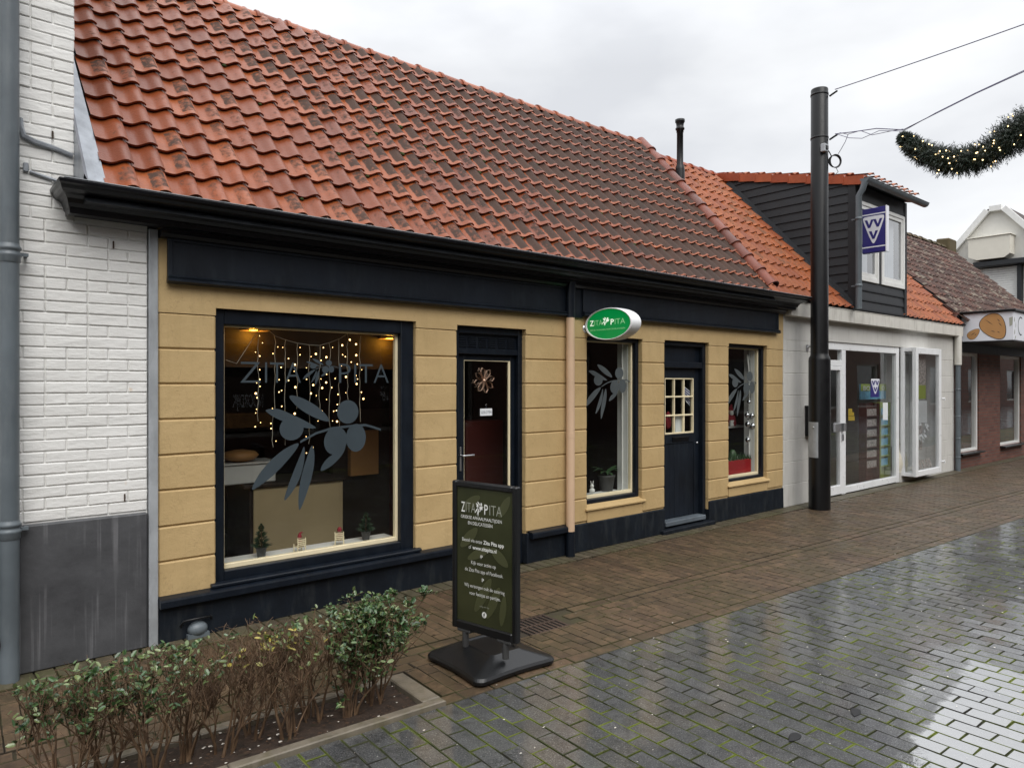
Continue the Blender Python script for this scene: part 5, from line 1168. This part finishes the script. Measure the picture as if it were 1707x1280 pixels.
# ------------------------------------------------------------------ hedge shrubs
def shrub(q, cy, ht, sx, leafy, bare, label, stems=8, lm='hedge_leaf', seed=0):
    rr = random.Random(seed); c0 = PQ(q, cy, 0); t_ = thing('hedge_shrub', tuple(c0), label, 'shrub', 'clipped shrubs of the low hedge')
    bb, lf = MB(), MB(); ends = []
    def twig(p0, d, ln_, r_, seg=3, n=3):
        pts = [Vector(p0)]; dd = Vector(d).normalized()
        for k in range(seg):
            dd = (dd + Vector((rr.gauss(0, .16), rr.gauss(0, .16), rr.gauss(.05, .10)))).normalized(); p_ = pts[-1] + dd * ln_ / seg
            if p_.z > ht: p_.z = ht - rr.uniform(0, .012)
            pts.append(p_)
        bb.tube(pts, [r_ * (1 - .55 * k / seg) for k in range(seg + 1)], n, cap=False); return pts
    for s_ in range(stems):
        a_ = rr.uniform(0, 6.28); p0 = c0 + Vector((math.cos(a_) * .035, math.sin(a_) * .03, -.01)); dirx = math.cos(a_) * sx * rr.uniform(.2, 1.1); diry = math.sin(a_) * .14 * rr.uniform(.3, 1.1)
        L1 = ht * rr.uniform(.45, .62); m_ = twig(p0, (dirx * .8 / ht, diry * .8 / ht, 1), L1, rr.uniform(.0052, .0085), 4, 5)
        for q_ in range(rr.randint(3, 4)):
            b0 = m_[rr.choice((2, 3, 4, 4))]; e1 = twig(b0, (dirx * 1.6 / ht + rr.gauss(0, .42), diry * 1.6 / ht + rr.gauss(0, .38), 1.0), ht * rr.uniform(.32, .5), .0032, 3, 4)
            for w_ in range(rr.randint(4, 7) if bare else rr.randint(4, 6)):
                b1 = e1[rr.choice((1, 2, 3))]; e2 = twig(b1, (rr.gauss(0, .42), rr.gauss(0, .40), 1.0), rr.uniform(.07, .17), .0019, 3, 3); ends.append(e2)
                if rr.random() < (.9 if bare else .4):
                    for _ in range(2): ends.append(twig(e2[rr.choice((1, 2))], (rr.gauss(0, .6), rr.gauss(0, .6), .9), rr.uniform(.04, .09), .0013, 2, 3))
        if rr.random() < .6:
            e = twig(m_[2], (rr.gauss(0, 1), rr.gauss(0, .7), .35), rr.uniform(.1, .22), .002, 4, 3); ends.append(e)
    for e in ends:
        if rr.random() > leafy: continue
        for k in range(1, len(e)):
            for _ in range(2 if leafy < .5 else 3):
                if rr.random() < .25: continue
                p_ = e[k - 1].lerp(e[k], rr.random()); 
                if leafy < .6 and p_.z < ht * (.72 if leafy < .3 else .5): continue
                d_ = Vector((rr.gauss(0, 1), rr.gauss(0, 1), rr.uniform(.1, 1.1))).normalized(); ll = rr.uniform(.019, .036); sd = d_.cross(Vector((rr.gauss(0, .4), rr.gauss(0, .4), 1))).normalized() * ll * .31; up = sd.cross(d_).normalized() * ll * .10
                v0 = p_; m1 = p_ + d_ * ll * .5; v1 = m1 - up
                m0 = p_ + d_ * ll * .28; m2 = p_ + d_ * ll * .74
                lf.add([v0, m0 + sd * .8 + up * .3, m2 + sd * .75 + up * .3, p_ + d_ * ll - up * .6, m2 - sd * .75 + up * .3, m0 - sd * .8 + up * .3, m0 - up * .6, m2 - up * .6], [(0, 6, 1), (6, 7, 2, 1), (7, 3, 2), (0, 5, 6), (5, 4, 7, 6), (4, 3, 7)])
    bb.build('branches', 'twig', t_)
    if lf.v: lf.build('leaves', lm, t_)
    return t_
SH = [(.47, .20, .455, .13, .40, 0, 'shrub at the near end of the hedge with grey-green leaves hanging low', 8, 'hedge_leaf'),
      (.61, .27, .470, .14, .42, 0, 'second shrub from the near end, leafy on top with open dark stems', 8, 'hedge_leaf'),
      (.76, .19, .490, .14, .48, 0, 'leafy shrub in front of the grey plinth, tallest of the near end', 8, 'hedge_leaf'),
      (.90, .26, .480, .14, .16, 1, 'shrub below the plinth corner, brown twigs with scattered leaves', 9, 'hedge_leaf'),
      (1.05, .20, .470, .14, .05, 1, 'barest twiggy shrub in the thick brown part of the hedge', 8, 'hedge_leaf_sparse'),
      (1.19, .26, .465, .14, .05, 1, 'twiggy brown shrub with a few yellow leaves', 8, 'hedge_leaf_sparse'),
      (1.33, .19, .465, .14, .12, 1, 'twiggy shrub with small green tips left of the leafy end', 8, 'hedge_leaf_sparse'),
      (1.48, .26, .470, .13, .20, 1, 'half bare shrub whose top carries fresh green leaves', 9, 'hedge_leaf'),
      (1.64, .20, .485, .13, .72, 0, 'dense green shrub next to the last one before the board', 8, 'hedge_leaf'),
      (1.80, .25, .51, .15, 1.0, 0, 'dense dark green shrub ending the hedge beside the black board base', 8, 'hedge_leaf')]
for i_, (q, cy_, ht_, sx_, lv, br, lb, stm, lm_) in enumerate(SH): shrub(q, cy_, ht_, sx_, lv, br, lb, stm + (4 if lv > .7 else 0), lm_, 40 + i_)

# ------------------------------------------------------------------ litter and leaves
b = MB(); r3 = random.Random(5)
def flake(x_, y_, s_, mi=0, z_=.004):
    pts = []; n_ = r3.randint(5, 7); a0 = r3.uniform(0, 6)
    for k in range(n_):
        a_ = a0 + 2 * math.pi * k / n_; rr_ = s_ * r3.uniform(.5, 1.1); pts.append((x_ + math.cos(a_) * rr_, y_ + math.sin(a_) * rr_ * .7, z_ + r3.uniform(0, s_ * .3)))
    b.add(pts, [tuple(range(n_))], mi)
for _ in range(620): flake(r3.uniform(1.2, 9), r3.uniform(-5, -1.8), r3.choice((.002, .003, .003, .005, .008)))
for _ in range(60): flake(r3.uniform(1.5, 14), r3.uniform(-1.6, -.05), r3.uniform(.002, .006))
for _ in range(120): flake(r3.uniform(2, 16), r3.uniform(-2.0, -.03) ** 1.0, r3.uniform(.006, .016), 1, .006)
for _ in range(420):
    p_ = PQ(r3.uniform(.2, 1.95), r3.uniform(.06, .38)); flake(p_.x, p_.y, r3.uniform(.004, .012), r3.choice((0, 1, 1, 1, 1, 1)), .012)
b.build('litter', ['litter', 'litter_brown'], kind='stuff', label='tiny pale crumbs and leaf scraps scattered over the wet paving')
for (px_, py_, rz, s_, lb) in ((3.53, -3.19, .3, 1.0, 'dark wet leaf on the street nearer the bright patch'), (3.07, -3.12, .1, 1.05, 'dark wet leaf on the street nearer the bottom edge')):
    b = MB(); pts = [(-.058, .004), (-.056, .0), (-.02, .022), (.02, .026), (.040, .018), (.044, .0), (.03, -.02), (-.01, -.020)]
    sp_ = smooth_closed(pts); cs, sn = math.cos(rz), math.sin(rz); top_ = [(px_ + (x_ * cs - y_ * sn) * s_, py_ + (x_ * sn + y_ * cs) * s_, .004 + .0015 * math.sin(x_ * 60)) for x_, y_ in sp_]
    n_ = len(top_); b.add(top_ + [(x_, y_, z_ - .003) for x_, y_, z_ in top_], [tuple(range(n_)), tuple(range(n_, 2 * n_))] + [(k, (k + 1) % n_, n_ + (k + 1) % n_, n_ + k) for k in range(n_)]); wrap('fallen_leaf', b, 'dark_leaf', (px_, py_, 0), lb, 'leaf', 'dark leaves lying on the street')

# ------------------------------------------------------------------ things behind the big pane
for (px_, py_, lb, dx_) in ((425, 541, 'amber glowing lamp at the top left behind the big pane', 0), (652, 556, 'amber glowing lamp at the top right behind the big pane', .03)):
    p_ = at(px_, py_, .30); l_ = thing('ceiling_lamp', tuple(p_), lb, 'lamp', 'amber lamps behind the display window')
    b = MB(); b.lathe(p_, [(.012, .03), (.03, .02), (.075, -.012), (.10, -.045)], 20); b.build('lamp_shade', 'copper', l_)
    b = MB(); b.ball(p_ + Vector((0, 0, -.022)), .034, 8, sc_=(1.6, 1.2, .7)); b.build('bulb', 'amber_lamp', l_)
    b = MB(); b.tube([p_ + Vector((0, 0, .03)), p_ + Vector((0, 0, .22))], .006, 6); b.build('cord', 'cable_black', l_)
    ld = bpy.data.lights.new('lamp_light', 'POINT'); ld.energy = .9; ld.color = (1, .45, .04); ld.shadow_soft_size = .03; lo = bpy.data.objects.new('lamp_light', ld); sc.collection.objects.link(lo); lo.parent = l_; lo.location = (0, .02, -.075)
lc = thing('light_curtain', (2.2, .2, 1.9), 'curtain of warm fairy lights hanging behind the big pane', 'string lights')
r4 = random.Random(11)
DR = [(431, 548, 708), (459, 560, 690), (475, 566, 745), (496, 572, 690), (516, 575, 750), (533, 576, 705), (550, 571, 742), (566, 565, 752), (580, 556, 700), (600, 560, 712), (455, 690, 752)]
b = MB(); b.tube([at(377, 600, .16), at(395, 606, .16), at(425, 560, .16), at(440, 543, .16), at(459, 560, .16), at(475, 566, .16), at(496, 572, .16), at(516, 575, .16), at(533, 576, .16), at(550, 571, .16), at(566, 565, .16), at(580, 556, .16), at(590, 550, .16)], .0025, 4); b.build('top_cable', 'cable_clear', lc)
for (px_, y0_, y1_) in DR:
    b = MB(); pts = []; yy = y0_
    while yy < y1_: pts.append(at(px_ + r4.uniform(-1.6, 1.6), yy, .16 + r4.uniform(-.01, .01))); yy += 11
    b.tube(pts, .0022, 4, cap=False); cb_ = b.build('light_string', 'cable_clear', lc)
    b = MB(); yy = y0_ + r4.uniform(3, 20)
    dens = 8 if px_ in (431, 600) else 12
    while yy < y1_ + 6:
        dp_ = r4.choice((.15, .16, .17, .30)); q_ = at(px_ + r4.choice((-1, 1)) * r4.uniform(2, 7), yy, dp_); b.ball(q_, r4.choice((.003, .004, .0045, .0075)), 4); yy += r4.uniform(dens * .7, dens * 2.4)
    b.build('bulbs', 'bulb_warm', cb_, kind='stuff')
b = MB(); b.cbox(2.21, 2.99, 1.15, 1.20, .0, .735, .004); b.cbox(2.99, 3.02, 1.15, 1.7, .02, .735, .004); b.cbox(2.12, 3.03, 1.12, 1.7, .737, .765, .004, 1); b.cbox(2.18, 2.21, 1.16, 1.7, .02, .735, .004, 1)
wrap('counter', b, ['counter_cream', 'dark_wall'], (2.6, 1.2, 0), 'cream fronted counter inside the shop behind the big pane', 'counter')
b = MB(); b.cbox(1.95, 2.42, 1.2, 1.5, .77, .93, .008); b.cbox(1.92, 2.45, 1.18, 1.53, .932, .945, .004)
wrap('display_box', b, 'white_paint', (2.2, 1.35, .77), 'pale box standing on the counter behind the long leaf emblem', 'box')
b = MB(); b.lathe((2.16, 1.32, .947), [(.05, 0), (.12, .02), (.15, .055), (.12, .085), (.04, .10), (0, .10)], 16)
wrap('bread_loaf', b, 'bread', (2.16, 1.32, .947), 'round pale loaf lying on the box on the counter', 'loaf')
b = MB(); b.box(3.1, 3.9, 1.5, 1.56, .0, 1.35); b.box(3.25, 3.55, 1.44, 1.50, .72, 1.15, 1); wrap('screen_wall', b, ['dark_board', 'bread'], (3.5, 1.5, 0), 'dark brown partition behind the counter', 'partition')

def cone_tree(p_, h_, lb):
    t_ = thing('potted_tree', tuple(p_), lb, 'potted tree', 'small potted firs on the window sill')
    b = MB(); b.lathe(p_, [(.026, .0), (.036, .062), (.040, .064), (.040, .072), (.034, .072), (.030, .064)], 16); b.build('pot', 'pot_grey', t_)
    b = MB(); rr = random.Random(int(p_.x * 100)); b.tube([p_ + Vector((0, 0, .06)), p_ + Vector((0, 0, h_ * .95))], .004, 5)
    b.build('trunk', 'twig', t_); b = MB()
    for _ in range(650):
        f_ = rr.random() ** 1.3; z_ = .075 + (h_ - .075) * f_; rad = (1 - f_) ** .8 * .062 * (1 + .3 * math.sin(f_ * 24)) + .006; a_ = rr.uniform(0, 6.28); e_ = p_ + Vector((math.cos(a_) * rad, math.sin(a_) * rad, z_)); s_ = p_ + Vector((0, 0, z_ - .006)); s_ = s_.lerp(e_, .35)
        d_ = (e_ - s_); sd = d_.cross(Vector((rr.gauss(0, 1), rr.gauss(0, 1), 1))).normalized() * .0035; b.add([s_ - sd, s_ + sd, e_ + Vector((0, 0, rr.uniform(-.004, .010)))], [(0, 1, 2)])
    b.build('crown', 'pine_needle', t_)
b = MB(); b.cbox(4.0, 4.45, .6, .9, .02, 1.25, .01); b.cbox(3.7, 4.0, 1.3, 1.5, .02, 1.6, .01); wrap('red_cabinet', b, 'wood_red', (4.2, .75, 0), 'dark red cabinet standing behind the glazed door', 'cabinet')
cone_tree(Vector((1.915, .22, .383)), .235, 'small potted fir at the left end of the window sill')
cone_tree(Vector((2.75, .24, .383)), .215, 'small potted fir at the right end of the window sill')
for k, (cx_, cy_, rz, lb, lb2, hat) in enumerate(((2.19, .20, R(185), 'white slatted toy chair nearer the left fir', 'red-hatted gnome doll with a drooping hat in a toy chair', 1), (2.515, .22, R(150), 'white slatted toy chair turned sideways near the right fir', 'red-hatted gnome doll with a round hat in a toy chair', 0))):
    Mc = Matrix.Translation((cx_, cy_, .383)) @ Matrix.Rotation(rz - R(180), 4, 'Z')
    t_ = thing('toy_chair', (cx_, cy_, .383), lb, 'toy chair', 'white toy chairs on the sill')
    b = MB(); b.cbox(-.030, .030, -.026, .028, .034, .038, .001, M=Mc); b.build('seat', 'cream', t_)
    b = MB()
    for q in range(4): b.cbox(-.030, .030, -.0305, -.0275, .046 + q * .013, .054 + q * .013, .0008, M=Mc)
    b.build('backrest', 'cream', t_)
    for (sx_, sy_) in ((-1, -1), (1, -1), (-1, 1), (1, 1)):
        b = MB(); b.cbox(sx_ * .031 - .003, sx_ * .031 + .003, sy_ * .028 - .003, sy_ * .028 + .003, 0, .104 if sy_ < 0 else .056, .0008, M=Mc); b.build('leg', 'cream', t_)
    g_ = thing('gnome_doll', tuple(Mc @ Vector((0, .0, .04))), lb2, 'doll', 'gnome dolls sitting in toy chairs')
    b = MB(); b.lathe((0, 0, 0), [(.0, 0), (.019, .002), (.022, .02), (.014, .045), (.006, .052)], 12); b.ball((0, .012, .012), .012, 6, sc_=(1.5, 1.6, .7)); b.v = [tuple(Mc @ Vector((x_, y_ - .002, z_ + .039))) for x_, y_, z_ in b.v]; b.build('body', 'red_cloth', g_)
    b = MB(); b.ball((0, .002, .100), .014, 8); b.ball((0, .016, .099), .0035, 5); b.v = [tuple(Mc @ Vector(p_)) for p_ in b.v]; b.build('head', 'skin', g_)
    b = MB(); pts = [(0, 0, .106), (0, 0, .122), (.004, 0, .134), (.016, 0, .138), (.028, 0, .134)] if hat else [(0, 0, .104), (0, 0, .120), (0, -.003, .130), (0, -.004, .134)]
    b.tube([Mc @ Vector(p_) for p_ in pts], [.0165, .012, .008, .005, .002] if hat else [.018, .017, .011, .003], 10); b.build('hat', 'red_cloth', g_)
    b = MB(); b.ball((0, .012, .090), .010, 6, sc_=(1, .6, 1.2)); b.v = [tuple(Mc @ Vector(p_)) for p_ in b.v]; b.build('beard', 'white_cloth', g_)

# ------------------------------------------------------------------ door ornaments
sp = at(806, 634, .114); b = MB()
for k in range(8):
    a_ = 2 * math.pi * k / 8 + .2; d_ = Vector((math.cos(a_), 0, math.sin(a_))); n_ = Vector((-math.sin(a_), 0, math.cos(a_)))
    lp = [sp + d_ * r_ + n_ * w_ for r_, w_ in ((.015, 0), (.055, .020), (.085, .023), (.112, 0), (.085, -.023), (.055, -.020), (.015, 0))]
    for p_, q_ in zip(lp[:-1], lp[1:]): b.add([p_ + Vector((0, -.010, 0)), q_ + Vector((0, -.010, 0)), q_ + Vector((0, .008, 0)), p_ + Vector((0, .008, 0))], [(0, 1, 2, 3)])
b.ball(sp, .014, 6); b.v = [(x_, y_ - .012, z_) for x_, y_, z_ in b.v]
wrap('paper_star', b, 'copper', tuple(sp), 'copper coloured folded paper star hanging in the glazed door', 'ornament')
gp0 = at(810, 687, .112); b = MB(); w2 = .066
b.cbox(gp0.x - w2, gp0.x + w2, .104, .108, gp0.z - .030, gp0.z + .032, .001); put_text(b, 'GESLOTEN', (gp0.x, .1034, gp0.z), AX, AZ, -.056, .056, -.011, .012, .0, 1); b.tube([(gp0.x, .108, gp0.z + .032), (gp0.x + .004, .108, gp0.z + .058)], .0015, 4, 1); b.ball((gp0.x + .004, .108, gp0.z + .062), .010, 6, 2, (1, .4, 1))
wrap('closed_sign', b, ['paper', 'ink_blue', 'shop_glass'], tuple(gp0), 'small white sign reading GESLOTEN on the glazed door', 'sign')

# ------------------------------------------------------------------ window beside the downpipe
p_ = Vector((5.60, .30, .484)); t_ = thing('house_plant', tuple(p_), 'dark potted house plant with broad leaves in the narrow window', 'plant')
b = MB(); b.lathe(p_, [(.065, 0), (.085, .14), (.092, .145), (.092, .165), (.08, .165), (.07, .14)], 16); b.build('pot', 'pot_grey', t_)
b = MB(); rr = random.Random(2)
for k in range(13):
    a_ = k * 2.4; ln_ = rr.uniform(.16, .26); pts = [p_ + Vector((0, 0, .15))]; 
    for j in range(1, 5): f_ = j / 4; pts.append(p_ + Vector((math.cos(a_) * ln_ * f_ * .8, math.sin(a_) * ln_ * f_ * .5, .15 + ln_ * 1.0 * f_ - .16 * f_ * f_)))
    wd = [.006, .022, .028, .018, .001]; sd = Vector((-math.sin(a_), math.cos(a_), 0)); vs = []
    for q_, w_ in zip(pts, wd): vs += [q_ - sd * w_, q_ + sd * w_]
    b.add(vs, [(2 * j, 2 * j + 2, 2 * j + 3, 2 * j + 1) for j in range(4)], 0, True)
b.build('leaves', 'plant_leaf', t_)
p_ = at(985, 823, .20); b = MB(); b.ball(p_ + Vector((.02, 0, .03)), .03, 8); b.ball(p_ + Vector((.02, 0, .075)), .02, 8); b.tube([p_ + Vector((.03, 0, .09)), p_ + Vector((.04, 0, .13))], [.006, .003], 5); b.tube([p_ + Vector((.01, 0, .09)), p_ + Vector((.0, 0, .13))], [.006, .003], 5)
wrap('rabbit_figure', b, 'white_cloth', tuple(p_), 'tiny pale rabbit figure at the left corner of the narrow window', 'figurine')

# ------------------------------------------------------------------ plank door window
b = MB(); p0 = at(1143, 668, .15)
for k in range(5): b.add([p0 + Vector((.0, .0, .16 - k * .03)) + Vector((-.04 + .01 * k, 0, 0)), p0 + Vector((.085, 0, .10 - k * .034)), p0 + Vector((.085, 0, .085 - k * .034)), p0 + Vector((-.04 + .01 * k, 0, .143 - k * .03))], [(0, 1, 2, 3)], 0)
b.add([p0 + Vector((-.04, .002, .17)), p0 + Vector((.09, .002, .11)), p0 + Vector((.09, .002, -.06)), p0 + Vector((-.0, .002, .0))], [(0, 1, 2, 3)], 1)
wrap('greek_flag', b, ['blue_sign', 'paper'], tuple(p0), 'blue and white striped little flag behind the door panes', 'flag')
b = MB(); b.add([at(1126, 694, .15), at(1140, 694, .15), at(1140, 720, .15), at(1126, 720, .15)], [(0, 1, 2, 3)]); wrap('paper_sheet', b, 'paper', tuple(at(1133, 720, .15)), 'white paper sheet behind the lower middle door pane', 'paper')
b = MB(); b.ball(at(1114, 704, .2), .05, 8, sc_=(1, .6, 1.5)); b.tube([at(1114, 694, .2), at(1114, 686, .2)], [.04, .01], 8); wrap('red_decoration', b, 'red_cloth', tuple(at(1114, 714, .2)), 'dark red cloth decoration behind the lower left door pane', 'decoration')

# ------------------------------------------------------------------ end window
t_ = thing('planter', (7.95, .24, .474), 'red planter box with green plants on the end window sill', 'planter')
b = MB(); b.cbox(7.60, 8.14, .15, .33, .475, .66, .006); b.build('box', 'red_paint', t_)
b = MB(); rr = random.Random(9)
for _ in range(420):
    q_ = Vector((rr.uniform(7.6, 8.16), rr.uniform(.15, .33), .65)); e_ = q_ + Vector((rr.gauss(0, .02), rr.gauss(0, .02), rr.uniform(.03, .10))); sd = Vector((rr.gauss(0, 1), rr.gauss(0, 1), 0)).normalized() * .006; b.add([q_ - sd, q_ + sd, e_], [(0, 1, 2)])
b.ball((7.80, .2, .72), .055, 8, sc_=(1, .8, 1.3)); b.build('plants', 'plant_leaf', t_)
for (px_, py_, s_, lb) in ((1257, 684, .042, 'largest silver bauble of the hanging string'), (1255, 710, .045, 'lower large silver bauble in front of the doll'), (1247, 707, .035, 'dull silver bauble left of the lower large one'), (1246, 692, .033, 'small grey bauble under the largest one'), (1254, 693, .035, 'silver bauble touching the white lining'), (1247, 733, .032, 'lowest silver bauble on the string'), (1257, 634, .028, 'topmost small bauble beside the emblem'), (1249, 670, .026, 'small frosted bauble above the largest one')):
    q_ = at(px_, py_, .17); b = MB(); b.ball(q_, s_, 10); b.lathe(q_, [(.008, s_ - .002), (.008, s_ + .008), (0, s_ + .008)], 8); wrap('bauble', b, 'bauble', tuple(q_), lb, 'bauble', 'silver baubles hanging in the end window')
b = MB(); b.tube([at(1250, 600, .17), at(1253, 640, .17), at(1249, 690, .17), at(1248, 733, .17)], .0025, 4); wrap('bauble_string', b, 'cable_black', tuple(at(1250, 600, .17)), 'thin dark string that carries the baubles', 'string')
b = MB(); b.box(7.75, 8.6, .45, .75, 1.03, 1.05); wrap('wall_shelf', b, 'shop_grey', (8.1, .6, 1.03), 'grey shelf behind the silver baubles', 'shelf')
q_ = Vector((8.23, .50, 1.052)); t_ = thing('santa_doll', tuple(q_), 'red and white bearded doll on the shelf behind the baubles', 'doll')
b = MB(); b.lathe(q_, [(.06, 0), (.07, .04), (.055, .12), (.02, .17)], 12); b.build('body', 'red_cloth', t_)
b = MB(); b.ball(q_ + Vector((0, 0, .19)), .035, 8); b.build('head', 'skin', t_)
b = MB(); b.ball(q_ + Vector((-.01, -.02, .165)), .032, 8, sc_=(1, .7, 1.2)); b.box(q_.x - .09, q_.x - .02, q_.y - .06, q_.y - .04, 1.055, 1.13); b.build('beard', 'white_cloth', t_)
b = MB(); b.tube([q_ + Vector((0, 0, .205)), q_ + Vector((.0, 0, .25)), q_ + Vector((.02, 0, .28))], [.037, .02, .008], 10); b.build('hat', 'red_cloth', t_)
b = MB(); b.add([at(1245, 590, .2), at(1254, 600, .2), at(1253, 640, .2), at(1249, 625, .2)], [(0, 1, 2, 3)]); wrap('hanging_cloth', b, 'white_cloth', tuple(at(1249, 600, .2)), 'pale cloth strip hanging at the top of the end window', 'cloth')

# ------------------------------------------------------------------ inside and on the panes of the white shop
def rack(x0, x1, y_, z1, cols, mat_side, cards, lb):
    t_ = thing('brochure_rack', (x0, y_, 0), lb, 'rack', 'brochure racks behind the shop window')
    b = MB(); b.cbox(x0, x1, y_, y_ + .03, .05, z1, .003); b.cbox(x0 - .02, x0, y_ - .09, y_ + .03, .05, z1, .003); b.cbox(x1, x1 + .02, y_ - .09, y_ + .03, .05, z1, .003); b.build('frame', mat_side, t_)
    n_ = 6
    for k in range(n_):
        z_ = .28 + k * (z1 - .32) / n_; b = MB(); b.cbox(x0 + .005, x1 - .005, y_ - .085, y_ - .005, z_ - .012, z_, .002, 0)
        b.cbox(x0 + .02, x1 - .02, y_ - .06, y_ - .045, z_ + .002, z_ + (z1 - .32) / n_ * .68, .002, 1, ); b.build('pocket', [mat_side, cards], t_)
    return t_
rack(at(1436, 700, .21).x, at(1457, 700, .21).x - .02, .21, 1.30, 1, 'wood_red', 'photo_card', 'dark red brochure rack behind the shop window')
rack(at(1459, 700, .22).x + .02, at(1475, 700, .22).x, .22, 1.30, 1, 'green_panel', 'blue_card', 'green rack with pale blue brochures on the right')
b = MB(); q0, q1 = at(1435, 664, .24), at(1477, 640, .24); b.box(q0.x, q1.x, .24, .26, q0.z - .02, q1.z, 1); b.box(q0.x, q1.x, .235, .239, q1.z - .11, q1.z, 0); put_text(b, 'BO', (q0.x, .232, q1.z - .10), AX, AZ, .08, .33, 0, .07, .01, 2); put_text(b, 'O', (q0.x, .232, q1.z - .10), AX, AZ, .76, .88, 0, .07, .01, 2)
wrap('rack_poster', b, ['green_panel', 'blue_card', 'paper'], tuple(q0), 'green and blue poster with pale letters above the racks', 'poster')
q0, q1 = at(1453, 662, .045), at(1466, 634, .045); b = MB(); b.box(q0.x - .02, q1.x, .046, .050, q0.z, q1.z - .02, 1); O7 = (q0.x, .0455, q0.z); vmark(b, O7, AX, AZ, NY, -.02, .05, q1.x - q0.x + .04, q1.z - q0.z - .03, .001, 0, 1)
wrap('window_sticker', b, ['sign_white', 'blue_sign'], tuple(q0), 'blue and white triangle sticker on the tall shop window', 'sticker')
b = MB(); b.add([at(1472, 671, .045), at(1480.5, 671, .045), at(1480.5, 700, .045), at(1472, 700, .045)], [(0, 1, 2, 3)]); wrap('notice', b, 'paper', tuple(at(1476, 700, .045)), 'white notice sheet taped inside the tall shop window', 'notice')
for (x0, x1, y0, y1, lb) in ((1414.5, 1421, 681, 687, 'top yellow leaflet in the corner by the door post'), (1414.5, 1424, 687, 693, 'middle yellow leaflet in the corner by the door post'), (1414.5, 1425, 693.5, 701, 'widest yellow leaflet, lowest by the door post')):
    b = MB(); b.add([at(x0, y0, .12), at(x1, y0, .12), at(x1, y1, .12), at(x0, y1, .12)], [(0, 1, 2, 3)]); wrap('leaflet', b, 'yellow_card', tuple(at(x0, y1, .12)), lb, 'leaflet', 'yellow leaflets by the door post')
